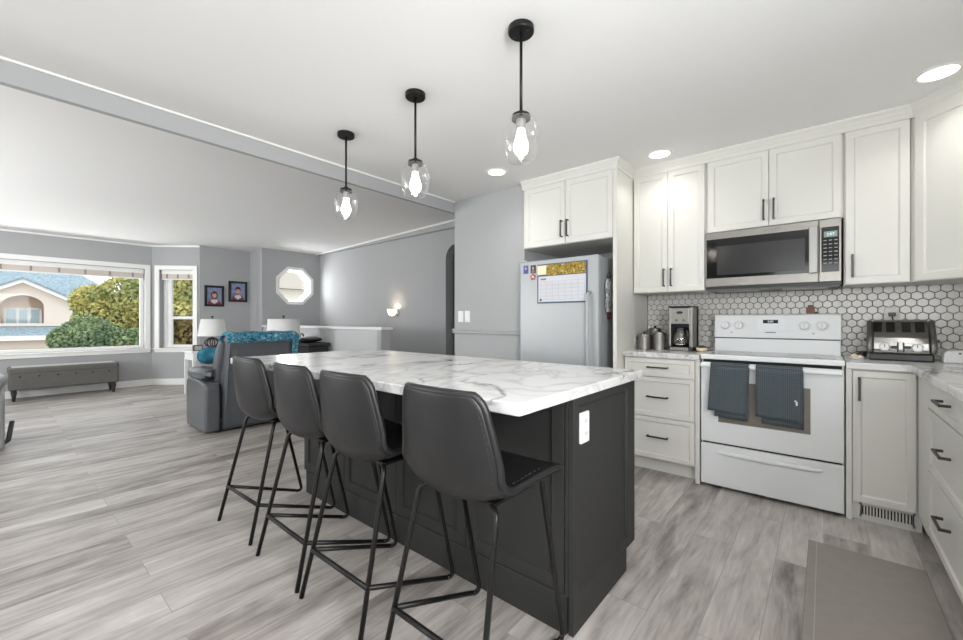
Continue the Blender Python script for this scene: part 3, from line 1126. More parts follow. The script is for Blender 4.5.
towel('slate blue waffle towel on the left half of the oven door handle', -0.590, -0.372, 0.548, 0.532, 0.512, -0.018)
towel('slate blue waffle towel with small white mark on the right of the oven handle', -0.334, -0.098, 0.545, 0.530, 0.505, 0.0, logo=(-0.126, 0.652), seed=2)
# brown wooden trinket on top of the range panel
e = thing('wooden_trinket', 'small brown wooden ornament standing on the range backguard', 'ornament', (-0.07, WY - 0.065, 1.204))
MB().box(-0.026, 0.02, -0.012, 0.012, 0, 0.045).box(-0.018, 0.012, -0.01, 0.01, 0.045, 0.062).build('block', mat('reddish_wood', (122, 84, 70), 0.6, var=0.1, vscale=30), e, bevel=0.003)
MB().box(0.02, 0.04, -0.012, 0.012, 0, 0.014).build('foot', mat('dark_wood', (70, 58, 50), 0.6), e, bevel=0.002)

# ------------------------------------------------------------------ microwave
mx0, mx1, MF, mz0, mz1 = -0.672, 0.085, 3.385, 1.372, 1.80
e = thing('microwave', 'stainless over-the-range microwave with black glass door', 'microwave', (0, 0, 0))
MB().box(mx0, mx1, MF + 0.03, WY - 0.02, mz0 + 0.012, mz1).build('body', mat('dark_grey_case', (60, 60, 60), 0.5), e)
sp = -0.024
MB().box(mx0, mx1, MF + 0.012, MF + 0.03, mz0 + 0.03, mz1 - 0.001).build('front_panel', STEEL, e, bevel=0.002)
dr = MB().box(mx0, sp - 0.001 + 0.0, MF - 0.004, MF + 0.012, mz0 + 0.03, mz1 - 0.001).build('door', STEEL, e, bevel=0.004)
MB().box(sp + 0.001, mx1, MF - 0.004, MF + 0.012, mz0 + 0.03, mz1 - 0.001).build('control_frame', STEEL, e, bevel=0.004)
bz0, bz1 = mz0 + 0.092, mz1 - 0.052
MB().box(mx0 + 0.008, sp - 0.006, MF - 0.0065, MF - 0.003, bz0, bz1).build('door_glass', BLACKG, dr, bevel=0.001)
MB().box(mx0 + 0.075, sp - 0.07, MF - 0.0072, MF - 0.006, bz0 + 0.022, bz1 - 0.055).build('window_screen', mat('grey_window_screen', (46, 46, 46), 0.15, spec=0.4, bump=0.03, bscale=900), dr)
MB().box(sp - 0.05, sp - 0.006, MF - 0.036, MF - 0.018, bz0 - 0.004, bz1 + 0.012).box(sp - 0.036, sp - 0.02, MF - 0.02, MF - 0.003, bz0 + 0.02, bz0 + 0.045).box(sp - 0.036, sp - 0.02, MF - 0.02, MF - 0.003, bz1 - 0.04, bz1 - 0.015).build('handle', mat('bright_satin_steel', (150, 149, 147), 0.36, 0.6), dr, bevel=0.005, seg=3)
cpn = MB().box(sp + 0.012, mx1 - 0.012, MF - 0.0065, MF - 0.003, bz0, bz1).build('control_panel', BLACKG, e, bevel=0.001)
md = MB().box(sp + 0.024, mx1 - 0.02, MF - 0.0075, MF - 0.006, bz1 - 0.065, bz1 - 0.028).build('clock_display', mat('display_backlight', (120, 140, 138), 0.3), cpn)
text_mesh('2:07', 0.022, at_front((sp + mx1) / 2 + 0.002, MF - 0.0078, bz1 - 0.047), 'digits', LCD, md)
KEY = mat('key_print_grey', (150, 150, 150), 0.6)
for r_ in range(7):
    for c_ in range(3):
        x = sp + 0.030 + c_ * 0.026
        z = bz1 - 0.085 - r_ * 0.024
        MB().box(x - 0.008, x + 0.008, MF - 0.0073, MF - 0.006, z - 0.003, z + 0.003).build('key', KEY, cpn)
# raised logo marks on the top rail
lg = MB()
for k in range(5):
    lg.cyl((-0.31 + k * 0.02, MF - 0.0055, mz1 - 0.026), (-0.31 + k * 0.02, MF - 0.004, mz1 - 0.026), 0.006, 12)
lg.build('logo', mat('logo_grey', (120, 118, 115), 0.5), dr)
MB().box(mx0 + 0.002, mx1 - 0.002, MF + 0.005, MF + 0.03, mz0 + 0.012, mz0 + 0.03).build('vent_strip', BLACKP, e)
un = MB().box(mx0 + 0.01, mx1 - 0.01, MF + 0.02, WY - 0.03, mz0, mz0 + 0.012).build('underside', mat('underside_grey', (96, 96, 96), 0.5), e)
MB().box(-0.6, -0.36, MF + 0.06, MF + 0.2, mz0 - 0.004, mz0).build('grease_filter', STEEL, un)
MB().box(-0.22, 0.02, MF + 0.06, MF + 0.2, mz0 - 0.004, mz0).build('grease_filter', STEEL, un)

# ------------------------------------------------------------------ counter-top items
# coffee maker
e = thing('coffee_maker', 'stainless drip coffee maker with glass carafe left of the range', 'coffee maker', (-0.872, 3.49, CT))
w = 0.087
MB().box(-w, w, -0.005, 0.2, 0, 0.032).build('base', BLACKP, e, bevel=0.006)
MB().box(-w + 0.012, w - 0.03, -0.009, -0.004, 0.004, 0.028).build('base_plate', STEEL, e, bevel=0.001)
MB().box(-w, w, 0.14, 0.2, 0.032, 0.345).box(-w, -w + 0.016, 0.0, 0.2, 0.032, 0.345).box(w - 0.024, w, 0.0, 0.2, 0.032, 0.345).build('housing', STEEL, e, bevel=0.004)
MB().box(-w + 0.012, w - 0.02, 0.132, 0.142, 0.03, 0.22).build('cavity_back', BLACKP, e)
hd = MB().box(-w + 0.014, w - 0.022, -0.002, 0.14, 0.212, 0.34).build('brew_head', STEEL, e, bevel=0.004)
MB().box(-w - 0.002, w + 0.002, -0.004, 0.2, 0.342, 0.356).build('lid', BLACKP, e, bevel=0.004)
lo = MB()
lo.lathe([(0, -0.001), (0.024, -0.001), (0.024, 0.001), (0, 0.001)], seg=24, sy=0.45)
bmesh.ops.transform(lo.bm, matrix=Matrix.Translation((-0.004, -0.003, 0.304)) @ FRONT, verts=lo.bm.verts)
lo.build('badge', BLACKP, hd)
for x in (-0.028, 0.024):
    MB().cyl((x, -0.002, 0.243), (x, -0.007, 0.243), 0.009, 16).build('button', mat('button_grey', (90, 90, 90), 0.4), hd)
ca = MB().lathe([(0.0, 0.036), (0.055, 0.036), (0.066, 0.06), (0.066, 0.1), (0.055, 0.15), (0.045, 0.165), (0.043, 0.17)], (-0.01, 0.066, 0), 28).build('carafe', glass_mat('carafe_glass', tint=(0.75, 0.74, 0.72), refl=0.12, edge=0.7), e, smooth=True)
MB().lathe([(0, 0.19), (0.03, 0.19), (0.047, 0.182), (0.047, 0.168), (0, 0.168)], (-0.01, 0.066, 0), 24).build('carafe_lid', BLACKP, ca)
MB().lathe([(0.0, 0.0365), (0.06, 0.0365), (0.0665, 0.05), (0.0665, 0.056), (0, 0.056)], (-0.01, 0.066, 0), 28).build('carafe_band', CHROME, ca, smooth=True)
MB().tube([(0.03, 0.04, 0.165), (0.055, -0.0, 0.16), (0.06, -0.012, 0.13), (0.055, -0.006, 0.08), (0.043, 0.02, 0.06)], 0.009).build('carafe_handle', BLACKP, ca, smooth=True)


def canister(label, x, y, r, h, handle_=False):
    c = thing('canister', label, 'canister', (x, y, CT), 0, 'steel canisters left of the coffee maker')
    MB().lathe([(0, 0), (r, 0), (r, h), (r * 0.96, h), (0, h)], seg=28).build('body', STEEL, c, smooth=False, bevel=0.002)
    MB().lathe([(0, h + 0.016), (r * 0.7, h + 0.014), (r * 1.02, h + 0.004), (r * 1.02, h - 0.006), (0, h - 0.006)], seg=28).build('lid', CHROME, c, smooth=True)
    MB().cyl((0, 0, h + 0.012), (0, 0, h + 0.03), 0.01, 14).build('lid_knob', BLACKP, c, smooth=True)
    if handle_:
        MB().tube([(-r, 0, h * 0.8), (-r - 0.02, -0.01, h * 0.8), (-r - 0.022, -0.01, h * 0.35), (-r, 0, h * 0.3)], 0.004).build('handle', CHROME, c, smooth=True)


canister('wide low steel canister with side handle against the tall panel', -1.145, 3.47, 0.051, 0.118, True)
canister('steel canister standing behind the other two by the tall panel', -1.11, 3.64, 0.05, 0.165)
canister('slim tall steel canister beside the coffee maker', -1.035, 3.5, 0.048, 0.135)
# bowl with dark contents by the range
e = thing('snack_bowl', 'small cream bowl with dark contents between coffee maker and range', 'bowl', (-0.722, 3.5, CT))
MB().lathe([(0, 0.003), (0.02, 0), (0.032, 0.008), (0.04, 0.032), (0.038, 0.032), (0.03, 0.012), (0, 0.008)], seg=24).build('bowl', mat('cream_ceramic', (222, 206, 176), 0.4), e, smooth=True)
lm = MB()
for k in range(9):
    a = k * 2.4
    lm.sph((0.02 * math.cos(a) * (k / 9) ** .5, 0.02 * math.sin(a) * (k / 9) ** .5, 0.033 + 0.006 * (k % 2)), 0.011, seg=8)
c = lm.build('contents', mat('dark_brown_contents', (58, 44, 40), 0.7), e, smooth=True)
c['kind'] = 'stuff'
e = thing('spoon_rest', 'small black spoon rest behind the snack bowl', 'spoon rest', (-0.755, 3.62, CT))
MB().lathe([(0, 0.004), (0.02, 0), (0.034, 0.02), (0.03, 0.02), (0, 0.008)], seg=18).build('dish', BLACKP, e, smooth=True)
MB().tube([(0, 0, 0.02), (0.03, -0.03, 0.028), (0.06, -0.055, 0.03)], 0.005).build('handle', BLACKP, e, smooth=True)

# toaster
e = thing('toaster', 'chrome four-slot toaster with two round dials in the corner', 'toaster', (0.350, 3.46, CT), R(-4))
tw = 0.148
prof = [(0.0, 0.045), (-0.006, 0.07), (0.0, 0.105), (0.022, 0.138), (0.05, 0.165), (0.14, 0.236), (0.165, 0.246), (0.205, 0.24), (0.222, 0.2), (0.228, 0.045)]
MB().prism(prof, -tw + 0.03, tw - 0.03, 'x').build('shell', CHROME, e, bevel=0.006, seg=3)
for s in (-1, 1):
    p2_ = [(y * 0.98 + 0.002, z * 0.99) for y, z in prof]
    MB().prism(p2_, s * (tw - 0.03), s * tw, 'x').build('end_cap', mat('satin_grey_metal', (120, 119, 117), 0.28, 0.7), e, bevel=0.014, seg=3)
    MB().box(s * tw, s * (tw + 0.012), 0.055, 0.085, 0.112, 0.13).build('side_grip', BLACKP, e, bevel=0.003)
    d0 = MB().cyl((s * 0.068, -0.002, 0.082), (s * 0.068, -0.016, 0.082), 0.026, 26, 0.022).build('dial', mat('silver_dial', (196, 196, 194), 0.3, 0.3), e, bevel=0.003)
    MB().box(s * 0.068 - 0.002, s * 0.068 + 0.002, -0.0175, -0.016, 0.082, 0.1).build('pointer', BLACKP, d0)
    MB().box(s * 0.012 - 0.004, s * 0.012 + 0.004, -0.006, 0.012, 0.055, 0.112).build('lever_track', BLACKP, e)
    MB().box(s * 0.012 - 0.002, s * 0.042, -0.022, -0.004, 0.076, 0.092).build('lever', BLACKP, e, bevel=0.003)
MB().box(-tw + 0.012, tw - 0.012, 0.006, 0.225, 0.0, 0.044).build('base', BLACKP, e, bevel=0.008)
ang = math.atan2(0.071, 0.09)
for x in (-0.098, -0.042, 0.026, 0.082):
    MB().box(-0.019, 0.019, -0.046, 0.046, -0.01, 0.0015, Matrix.Translation((x, 0.095, 0.2015)) @ Matrix.Rotation(ang, 4, 'X')).build('slot', BLACKP, e)
# outlet with a black plug above the toaster
e = thing('wall_outlet', 'wall outlet with black plug on the tile above the toaster', 'outlet', (0.340, WY - 0.0095, 1.186))
MB().box(-0.035, 0.035, -0.006, 0, -0.057, 0.057).build('cover_plate', mat('beige_plate', (205, 203, 198), 0.4), e, bevel=0.003)
MB().box(-0.016, 0.016, -0.03, -0.006, -0.002, 0.022).build('plug', BLACKP, e, bevel=0.004)
MB().tube([(0, -0.025, 0.0), (0.004, -0.028, -0.03), (0.004, -0.024, -0.09), (0.0, -0.02, -0.2)], 0.0035, 8).build('cord', BLACKP, e, smooth=True)
e = thing('paper_packet', 'crumpled white packet on the counter right of the toaster', 'packet', (0.560, 3.50, CT), R(8))


MB().prism([(-0.040, 0.0), (0.040, 0.0), (0.038, 0.062), (0.030, 0.074), (-0.026, 0.070), (-0.037, 0.058)], -0.024, 0.024, 'y').build('pouch', mat('white_packet_paper', (226, 226, 226), 0.6, bump=0.4, bscale=70), e, bevel=0.007, seg=3)
MB().cyl((0.022, -0.0255, 0.056), (0.022, -0.0235, 0.056), 0.005, 12).build('printed_dot', BLACKP, e)
e = thing('pastry_dish', 'tiny dish with beige rolls in the corner between range and toaster', 'dish', (0.16, 3.5, CT))
MB().lathe([(0, 0.003), (0.03, 0), (0.04, 0.012), (0.037, 0.012), (0, 0.006)], seg=22).build('dish', PLATE, e, smooth=True)
lm = MB().sph((-0.012, 0, 0.016), 0.016, 1.2, 1, 0.8).sph((0.016, 0.004, 0.014), 0.013, 1.2, 1, 0.8)
lm.build('rolls', mat('beige_rolls', (214, 190, 160), 0.7), e, smooth=True)
e = thing('coiled_cord', 'small black coil of cord beside the toaster base', 'cord', (0.19, 3.62, CT))
MB().tube([((0.02 + 0.003 * k / 10) * math.cos(k * 0.6), (0.02 + 0.003 * k / 10) * math.sin(k * 0.6), 0.006 + 0.0012 * k) for k in range(32)], 0.004, 8).build('cord', BLACKP, e, smooth=True)

# ------------------------------------------------------------------ island
IX0, IX1, IY0, IY1 = -2.71, -0.70, 1.37, 1.99
e = thing('kitchen_island', 'charcoal kitchen island with shaker panels under the marbled top', 'island', (0, 0, 0))
MB().box(IX0 + 0.02, IX1 - 0.02, IY0, IY1 - 0.02, 0.105, CB).build('body', DARKCAB, e)
MB().box(IX0 + 0.03, IX1 - 0.0235, IY0 + 0.01, 1.885, 0, 0.105).build('toe_kick', DARKCAB, e)
# end panel facing +X (local x = +Y)
ep = door_mb(0, 0.63, 0.1, CB, rail=0.056, depth=0.01)
for v in ep.bm.verts:
    if 0.03 < v.co.x < 0.6 and 0.13 < v.co.z < 0.85 and v.co.y < -0.005 and v.co.x > 0.4:
        v.co.x -= 0.055              # the far stile is wider
ep.box(0, 0.525, -0.02, 0, 0, 0.1005)
o = ep.build('end_panel', DARKCAB, e, bevel=0.0015)
o.matrix_local = Matrix.Translation((IX1 - 0.02, 1.355, 0)) @ Matrix.Rotation(R(90), 4, 'Z')
o = door_mb(0, 0.62, 0.105, CB, rail=0.06).build('end_panel', DARKCAB, e, bevel=0.0015)
o.matrix_local = Matrix.Translation((IX0 + 0.02, 1.985, 0)) @ Matrix.Rotation(R(-90), 4, 'Z')
# seating side: four shaker panels above a plinth board
n = 4
x0 = IX0
pw = (IX1 - 0.035 - x0) / n
for k in range(n):
    door_mb(x0 + k * pw + 0.001, x0 + (k + 1) * pw - 0.001, 0.145, CB - 0.001, y0=IY0 - 0.018, t=0.018, rail=0.075, depth=0.011).build('back_panel', DARKCAB, e, bevel=0.0015)
MB().box(IX0 + 0.035, IX1 - 0.026, IY0 - 0.022, IY0, 0, 0.143).build('plinth_board', DARKCAB, e, bevel=0.003)
MB().box(IX1 - 0.033, IX1 - 0.021, 1.352, IY0 + 0.01, 0.14, CB).build('corner_post', DARKCAB, e, bevel=0.002)
# working side doors
pw = (IX1 - 0.03 - IX0 - 0.03) / 4
for k in range(4):
    o = door_mb(0.002, pw - 0.002, 0.11, CB - 0.01, rail=0.058).build('door', DARKCAB, e, bevel=0.0015)
    o.matrix_local = Matrix.Translation((IX1 - 0.03 - k * pw, IY1 - 0.02, 0)) @ Matrix.Rotation(R(180), 4, 'Z')
    handle(o, 0.04 if k % 2 else pw - 0.04, 0.76, -0.02, 0.14, True)
# island top
IY = [0.98, 2.035]
c = 0.014
mb = MB().prism([(-2.95, IY[0]), (-0.678 - c, IY[0]), (-0.678 - 0.3 * c, IY[0] + 0.3 * c), (-0.678, IY[0] + c), (-0.678, IY[1]), (-2.95, IY[1])], CB, CT)
tag(mb.build('island_countertop', MARBLE, bevel=0.004), 'large white marbled island top with grey veins and overhang for stools', 'countertop')
# outlet on the end panel
e = thing('wall_outlet', 'white outlet plate on the dark end panel of the island', 'outlet', (IX1 + 0.0005, 1.442, 0.752), R(90))
MB().box(-0.034, 0.034, -0.006, 0.006, -0.058, 0.058).build('cover_plate', PLATE, e, bevel=0.003)
for z in (-0.024, 0.024):
    s_ = MB().box(-0.016, 0.016, -0.008, -0.006, z - 0.017, z + 0.017).build('socket', PLATE, e, bevel=0.002)
    MB().box(-0.008, -0.005, -0.0084, -0.0078, z - 0.004, z + 0.008).box(0.005, 0.008, -0.0084, -0.0078, z - 0.004, z + 0.008).build('slots', mat('socket_slot', (140, 140, 140), 0.6), s_)


# ------------------------------------------------------------------ bar stools
def catmull(P, t):
    n = len(P) - 1
    x = t * n
    i = min(int(x), n - 1)
    f = x - i
    p0, p1, p2, p3 = P[max(i - 1, 0)], P[i], P[i + 1], P[min(i + 2, n)]
    return tuple(0.5 * (2 * b + (c_ - a) * f + (2 * a - 5 * b + 4 * c_ - d) * f * f + (3 * b - a - 3 * c_ + d) * f ** 3) for a, b, c_, d in zip(p0, p1, p2, p3))


# side profile: (y, z, half width, side lift, side forward wrap)
SEATP = [(0.166, 0.638, 0.180, 0.003, 0.0), (0.150, 0.646, 0.202, 0.006, 0.0), (0.095, 0.654, 0.212, 0.012, 0.0), (0.0, 0.643, 0.216, 0.026, 0.0), (-0.08, 0.625, 0.216, 0.042, 0.0),
         (-0.150, 0.614, 0.215, 0.056, 0.005), (-0.205, 0.645, 0.212, 0.052, 0.025), (-0.230, 0.710, 0.206, 0.024, 0.045), (-0.243, 0.780, 0.197, 0.006, 0.050), (-0.250, 0.850, 0.184, 0.0, 0.046), (-0.254, 0.905, 0.170, 0.0, 0.040), (-0.255, 0.938, 0.146, -0.004, 0.030)]
SEATP = [(y + 0.026 + (0.012 if y > 0.12 else 0.0), z - 0.010 + (0.017 if z > 0.7 else 0.0), w, li, wr) for y, z, w, li, wr in SEATP]


def shell(u, v):
    y, z, w, lift, wrap = catmull(SEATP, u)
    t = 2 * v - 1
    q = abs(t) ** 2.2
    return (w * t, y + wrap * q, z + lift * q)


def bend(p, q, r, rad, n=6):
    """Polyline p-q-r with the corner at q rounded."""
    p, q, r = Vector(p), Vector(q), Vector(r)
    a, b = (p - q).normalized(), (r - q).normalized()
    A, B = q + a * rad, q + b * rad
    return [p] + [A * (1 - t) ** 2 + q * 2 * t * (1 - t) + B * t * t for t in [i / n for i in range(n + 1)]] + [r]


def make_stool(label):
    e = thing('bar_stool', label, 'stool', (0, 0, 0), 0, 'bar stools along the island')
    sh = MB().grid(shell, 34, 17).build('seat_shell', LEATHER, e, smooth=True, solid=0.026, sub=1)
    # piping round the rim, running just off the edge
    rim = []
    N_ = 40
    for i in range(N_ + 1):
        rim.append(shell(i / N_, 1.0))
    for i in range(1, 12):
        rim.append(shell(1.0, 1 - i / 12))
    for i in range(N_ + 1):
        rim.append(shell(1 - i / N_, 0.0))
    for i in range(1, 12):
        rim.append(shell(0.0, i / 12))
    MB().tube(rim, 0.0132, 8, True).build('rim_piping', LEATHER, sh, smooth=True)
    st = MB()
    for s in (0.045, 0.955):
        pts = []
        for i in range(8, 74):
            a = Vector(shell(i / 80, s))
            b = Vector(shell(min(1, i / 80 + 0.01), s))
            tan = (b - a).normalized()
            side = (Vector(shell(i / 80, s + 0.01)) - a).normalized()
            nr = side.cross(tan).normalized()
            if nr.y > 0 or (nr.z > 0 and abs(nr.z) > abs(nr.y)):
                nr = -nr
            if i % 2 == 0:
                st.tube([a + nr * 0.0142, b + nr * 0.0142], 0.0013, 5)
    st.build('stitching', STITCH, sh)['kind'] = 'stuff'
    # under-seat plate and sled frame
    MB().box(-0.15, 0.15, -0.11, 0.09, 0.590, 0.600).build('mounting_plate', BLACKM, e)
    rr = 0.0095
    for s in (-1, 1):
        rear = bend((s * 0.10, -0.085, 0.590), (s * 0.170, -0.125, 0.587), (s * 0.208, -0.262, 0.0), 0.03)
        MB().tube(rear, rr, 10).build('leg', BLACKM, e, smooth=True)
        front = bend((s * 0.195, 0.085, 0.630), (s * 0.197, 0.232, 0.0115), (s * 0.199, 0.10, 0.062), 0.045)
        MB().tube([(s * 0.12, 0.05, 0.608)] + front[:-1], rr, 10).build('leg', BLACKM, e, smooth=True)
        MB().tube([(s * 0.1985, 0.187, 0.0295), (s * 0.1965, -0.219, 0.188)], rr, 10).build('side_rail', BLACKM, e, smooth=True)
    MB().tube([(-0.198, -0.221, 0.188), (0.198, -0.221, 0.188)], rr, 10).build('footrest', BLACKM, e, smooth=True)
    return e


stools = [(-0.916, 1.085, 0, 'charcoal leather bar stool at the near end of the island'),
          (-1.465, 1.085, 0.01, 'second charcoal bar stool counting from the near island end'),
          (-1.925, 1.09, -0.01, 'third charcoal bar stool counting from the near island end'),
          (-2.48, 1.10, 0.03, 'charcoal leather bar stool at the far end of the island, by the recliner')]
s0_ = None
for x, y, rz, lb in stools:
    if s0_ is None:
        s0_ = make_stool(lb)
        o = s0_
    else:
        o = copy_tree(s0_)
        o['label'] = lb
    o.location = (x, y, 0)
    o.rotation_euler = (0, 0, rz)

# ------------------------------------------------------------------ lamps of the kitchen
BULB = mat('lit_bulb', (255, 246, 232), 0.3, emit=9)


def pendant(label):
    e = thing('pendant_light', label, 'pendant light', (0, 0, 0), 0, 'pendants over the island')
    MB().lathe([(0, KZ), (0.055, KZ), (0.055, KZ - 0.02), (0.052, KZ - 0.024), (0, KZ - 0.024)], seg=32).build('canopy', BLACKM, e)
    for s in (-1, 1):
        MB().cyl((s * 0.034, 0.0, KZ - 0.028), (s * 0.034, 0.0, KZ - 0.0235), 0.006, 12).build('screw', BLACKP, e)
    MB().cyl((0, 0, 2.035), (0, 0, KZ - 0.02), 0.0065, 12).build('rod', BLACKM, e, smooth=True)
    MB().lathe([(0, 2.062), (0.012, 2.062), (0.014, 2.05), (0.038, 2.046), (0.04, 2.036), (0.04, 2.026), (0, 2.026)], c=(0, 0, -0.016), seg=28).build('cap', BLACKM, e)
    MB().lathe([(0, 2.03), (0.02, 2.03), (0.02, 1.985), (0, 1.985)], c=(0, 0, -0.016), seg=20).build('lamp_holder', mat('grey_holder', (150, 150, 150), 0.4, 0.5), e)
    MB().lathe([(0.036, 2.034), (0.050, 2.026), (0.066, 2.006), (0.077, 1.976), (0.080, 1.948), (0.077, 1.915), (0.069, 1.884), (0.059, 1.858), (0.050, 1.846), (0.0, 1.843)], c=(0, 0, -0.012), seg=48).build('glass_shade', PGLASS, e, smooth=True)
    MB().lathe([(0, 1.872), (0.012, 1.874), (0.022, 1.881), (0.029, 1.893), (0.032, 1.908), (0.030, 1.924), (0.024, 1.944), (0.018, 1.964), (0.015, 1.985), (0, 1.985)], c=(0, 0, -0.016), seg=32).build('bulb', BULB, e, smooth=True)
    l = bpy.data.lights.new('pendant_lamp', 'POINT')
    l.energy = 4
    l.shadow_soft_size = 0.03
    l.color = (1, 0.96, 0.9)
    lo_ = bpy.data.objects.new('pendant_lamp', l)
    COL.objects.link(lo_)
    lo_.parent = e
    lo_.location = (0, 0, 1.925)
    return e


p0 = None
for x, y, lb in ((-0.985, 1.435, 'clear glass pendant light nearest the camera, over the near end of the island'), (-1.715, 1.48, 'middle of the three clear glass pendant lights over the island'), (-2.435, 1.50, 'clear glass pendant light farthest from the camera, toward the living room')):
    if p0 is None:
        p0 = pendant(lb)
        o = p0
    else:
        o = copy_tree(p0)
        o['label'] = lb
    o.location = (x, y, 0)

POT = mat('lit_lens', (255, 250, 240), 0.4, emit=5)


def downlight(label):
    e = thing('ceiling_light', label, 'ceiling light', (0, 0, 0), 0, 'recessed kitchen ceiling lights')
    MB().lathe([(0.068, KZ - 0.001), (0.073, KZ - 0.006), (0.088, KZ - 0.007), (0.094, KZ - 0.001)], seg=40).build('trim_ring', WHITE, e, smooth=True)
    MB().lathe([(0, KZ - 0.004), (0.07, KZ - 0.004), (0.07, KZ - 0.001), (0, KZ - 0.001)], seg=36).build('lens', POT, e)
    l = bpy.data.lights.new('downlight_lamp', 'AREA')
    l.shape = 'DISK'
    l.size = 0.13
    l.energy = 1.25
    l.spread = R(125)
    l.color = (1, 0.975, 0.94)
    lo_ = bpy.data.objects.new('downlight_lamp', l)
    COL.objects.link(lo_)
    lo_.parent = e
    lo_.location = (0, 0, KZ - 0.008)
    return e


d0 = None
for x, y, lb in ((-2.10, 2.70, 'recessed ceiling light in front of the refrigerator cabinet'), (-0.94, 3.19, 'recessed ceiling light close to the upper cabinet above the coffee maker'), (0.44, 3.04, 'recessed ceiling light by the diagonal corner cabinet'),
                 (0.3, 1.2, 'added recessed light over the right counter, out of the picture'), (-1.2, 0.1, 'added recessed light behind the stools, out of the picture'), (-0.6, -1.6, 'added recessed light behind the camera, out of the picture')):  # unseen downlights, added to give the room more light
    if d0 is None:
        d0 = downlight(lb)
        o = d0
    else:
        o = copy_tree(d0)
        o['label'] = lb
    o.location = (x, y, 0)

# light switches on the grey wall
for x0, x1, lb in ((-2.915, -2.842, 'white light switch plate on the grey wall, nearer the hall'), (-2.822, -2.749, 'white light switch plate on the grey wall, nearer the refrigerator')):
    e = thing('light_switch', lb, 'light switch', ((x0 + x1) / 2, 3.10, 1.196), 0, 'switch plates on the grey wall')
    MB().box(-0.036, 0.036, -0.006, 0, -0.058, 0.058).build('cover_plate', PLATE, e, bevel=0.003)
    MB().box(-0.017, 0.017, -0.009, -0.006, -0.034, 0.034).build('rocker', mat('rocker_white', (228, 228, 228), 0.35), e, bevel=0.002)

# floor mat
e = thing('floor_mat', 'grey anti-fatigue mat on the floor in front of the right cabinets', 'mat', (0, 0, 0))
MB().box(-0.062, 0.36, 1.55, 2.745, 0, 0.010).build('mat_body', CARPET, e, bevel=0.004)
bz = MB()
bz.box(-0.030, -0.026, 1.56, 2.735, 0.010, 0.0106)
bz.build('border_line', mat('mat_line', (158, 156, 152), 0.8), e)

# ------------------------------------------------------------------ living room
# sconce on the stair wall
e = thing('wall_sconce', 'lit glass wall sconce on the stair wall', 'wall light', (-5.50, SY, 1.255))
MB().cyl((0, -0.015, 0.02), (0, 0, 0.02), 0.05, 24).build('back_plate', CHROME, e, bevel=0.003)
MB().tube([(0, -0.015, 0.0), (0, -0.06, -0.03), (0, -0.09, -0.02)], 0.008).build('arm', CHROME, e, smooth=True)
sh_ = mat('lit_opal_glass', (255, 240, 214), 0.4, emit=1.2)
MB().lathe([(0.012, -0.03), (0.045, -0.02), (0.07, 0.02), (0.082, 0.085), (0.078, 0.085), (0.065, 0.026), (0.04, -0.01), (0.0, -0.02)], (0, -0.11, 0), 30).build('shade', sh_, e, smooth=True)
MB().sph((0, -0.11, -0.04), 0.014).build('finial', CHROME, e, smooth=True)
l = bpy.data.lights.new('sconce_lamp', 'POINT')
l.energy = 1.3
l.color = (1, 0.93, 0.82)
l.shadow_soft_size = 0.05
lo_ = bpy.data.objects.new('sconce_lamp', l)
COL.objects.link(lo_)
lo_.parent = e
lo_.location = (0, -0.11, 0.05)

# framed portraits
FRAME = mat('black_picture_frame', (30, 29, 30), 0.35)
PBG = speckle_material('portrait_blue_backdrop', [(108, 118, 150), (136, 146, 176), (94, 102, 134)], 6, 0.5)


def portrait(label, y0, y1, z0, z1, hair, haircut):
    cy, cz = (y0 + y1) / 2, (z0 + z1) / 2
    e = thing('framed_portrait', label, 'picture', (PX + 0.001, cy, cz), R(90), 'portraits beside the bay window')
    w, h = (y1 - y0) / 2, (z1 - z0) / 2
    t = 0.04
    f = MB().holed([(-w, -h), (w, -h), (w, h), (-w, h)], [[(-w + t, -h + t), (w - t, -h + t), (w - t, h - t), (-w + t, h - t)]], -0.022, 0, lambda a, b, c_: (a, c_, b))
    f.build('frame', FRAME, e, bevel=0.004)
    pr_ = MB().box(-w + t, w - t, -0.010, -0.004, -h + t, h - t).build('print', PBG, e)
    # the printed sitter: robe, collar, hair, face - flat shapes of ink on the print
    def disc(cx, cz_, rx, rz_, d):
        m_ = MB()
        m_.prism([(cx + rx * math.cos(k * PI / 12), max(-h + t, cz_ + rz_ * math.sin(k * PI / 12))) for k in range(24)], -0.010 - d, -0.0095, 'y')
        return m_
    disc(0, -h + t + 0.01, 0.105, 0.085, 0.0004).build('robe', mat('print_red_robe', (138, 52, 58), 0.5), pr_)
    m_ = MB()
    m_.prism([(-0.065, -h + t + 0.055), (0.0, -h + t + 0.005), (0.065, -h + t + 0.055), (0.035, -h + t + 0.09), (-0.035, -h + t + 0.09)], -0.0108, -0.0095, 'y')
    m_.build('collar', mat('print_white_collar', (206, 200, 204), 0.5), pr_)
    if haircut:
        m_ = disc(0, 0.012, 0.056, 0.078, 0.0011)
    else:
        m_ = disc(0, 0.045, 0.048, 0.052, 0.0011)
    m_.build('hair', hair, pr_)
    disc(0, 0.012, 0.036, 0.05, 0.0014).build('face', mat('print_face', (198, 146, 122), 0.5), pr_)
    disc(0, 0.062, 0.04, 0.02, 0.0017).build('fringe', hair, pr_)


portrait('black framed portrait of a long-haired person, the lower one', 2.44, 2.755, 1.41, 1.795, mat('print_brown_hair', (74, 48, 42), 0.6), True)
portrait('black framed portrait of a short-haired person, the upper one', 2.828, 3.155, 1.505, 1.90, mat('print_dark_hair', (44, 36, 36), 0.6), False)

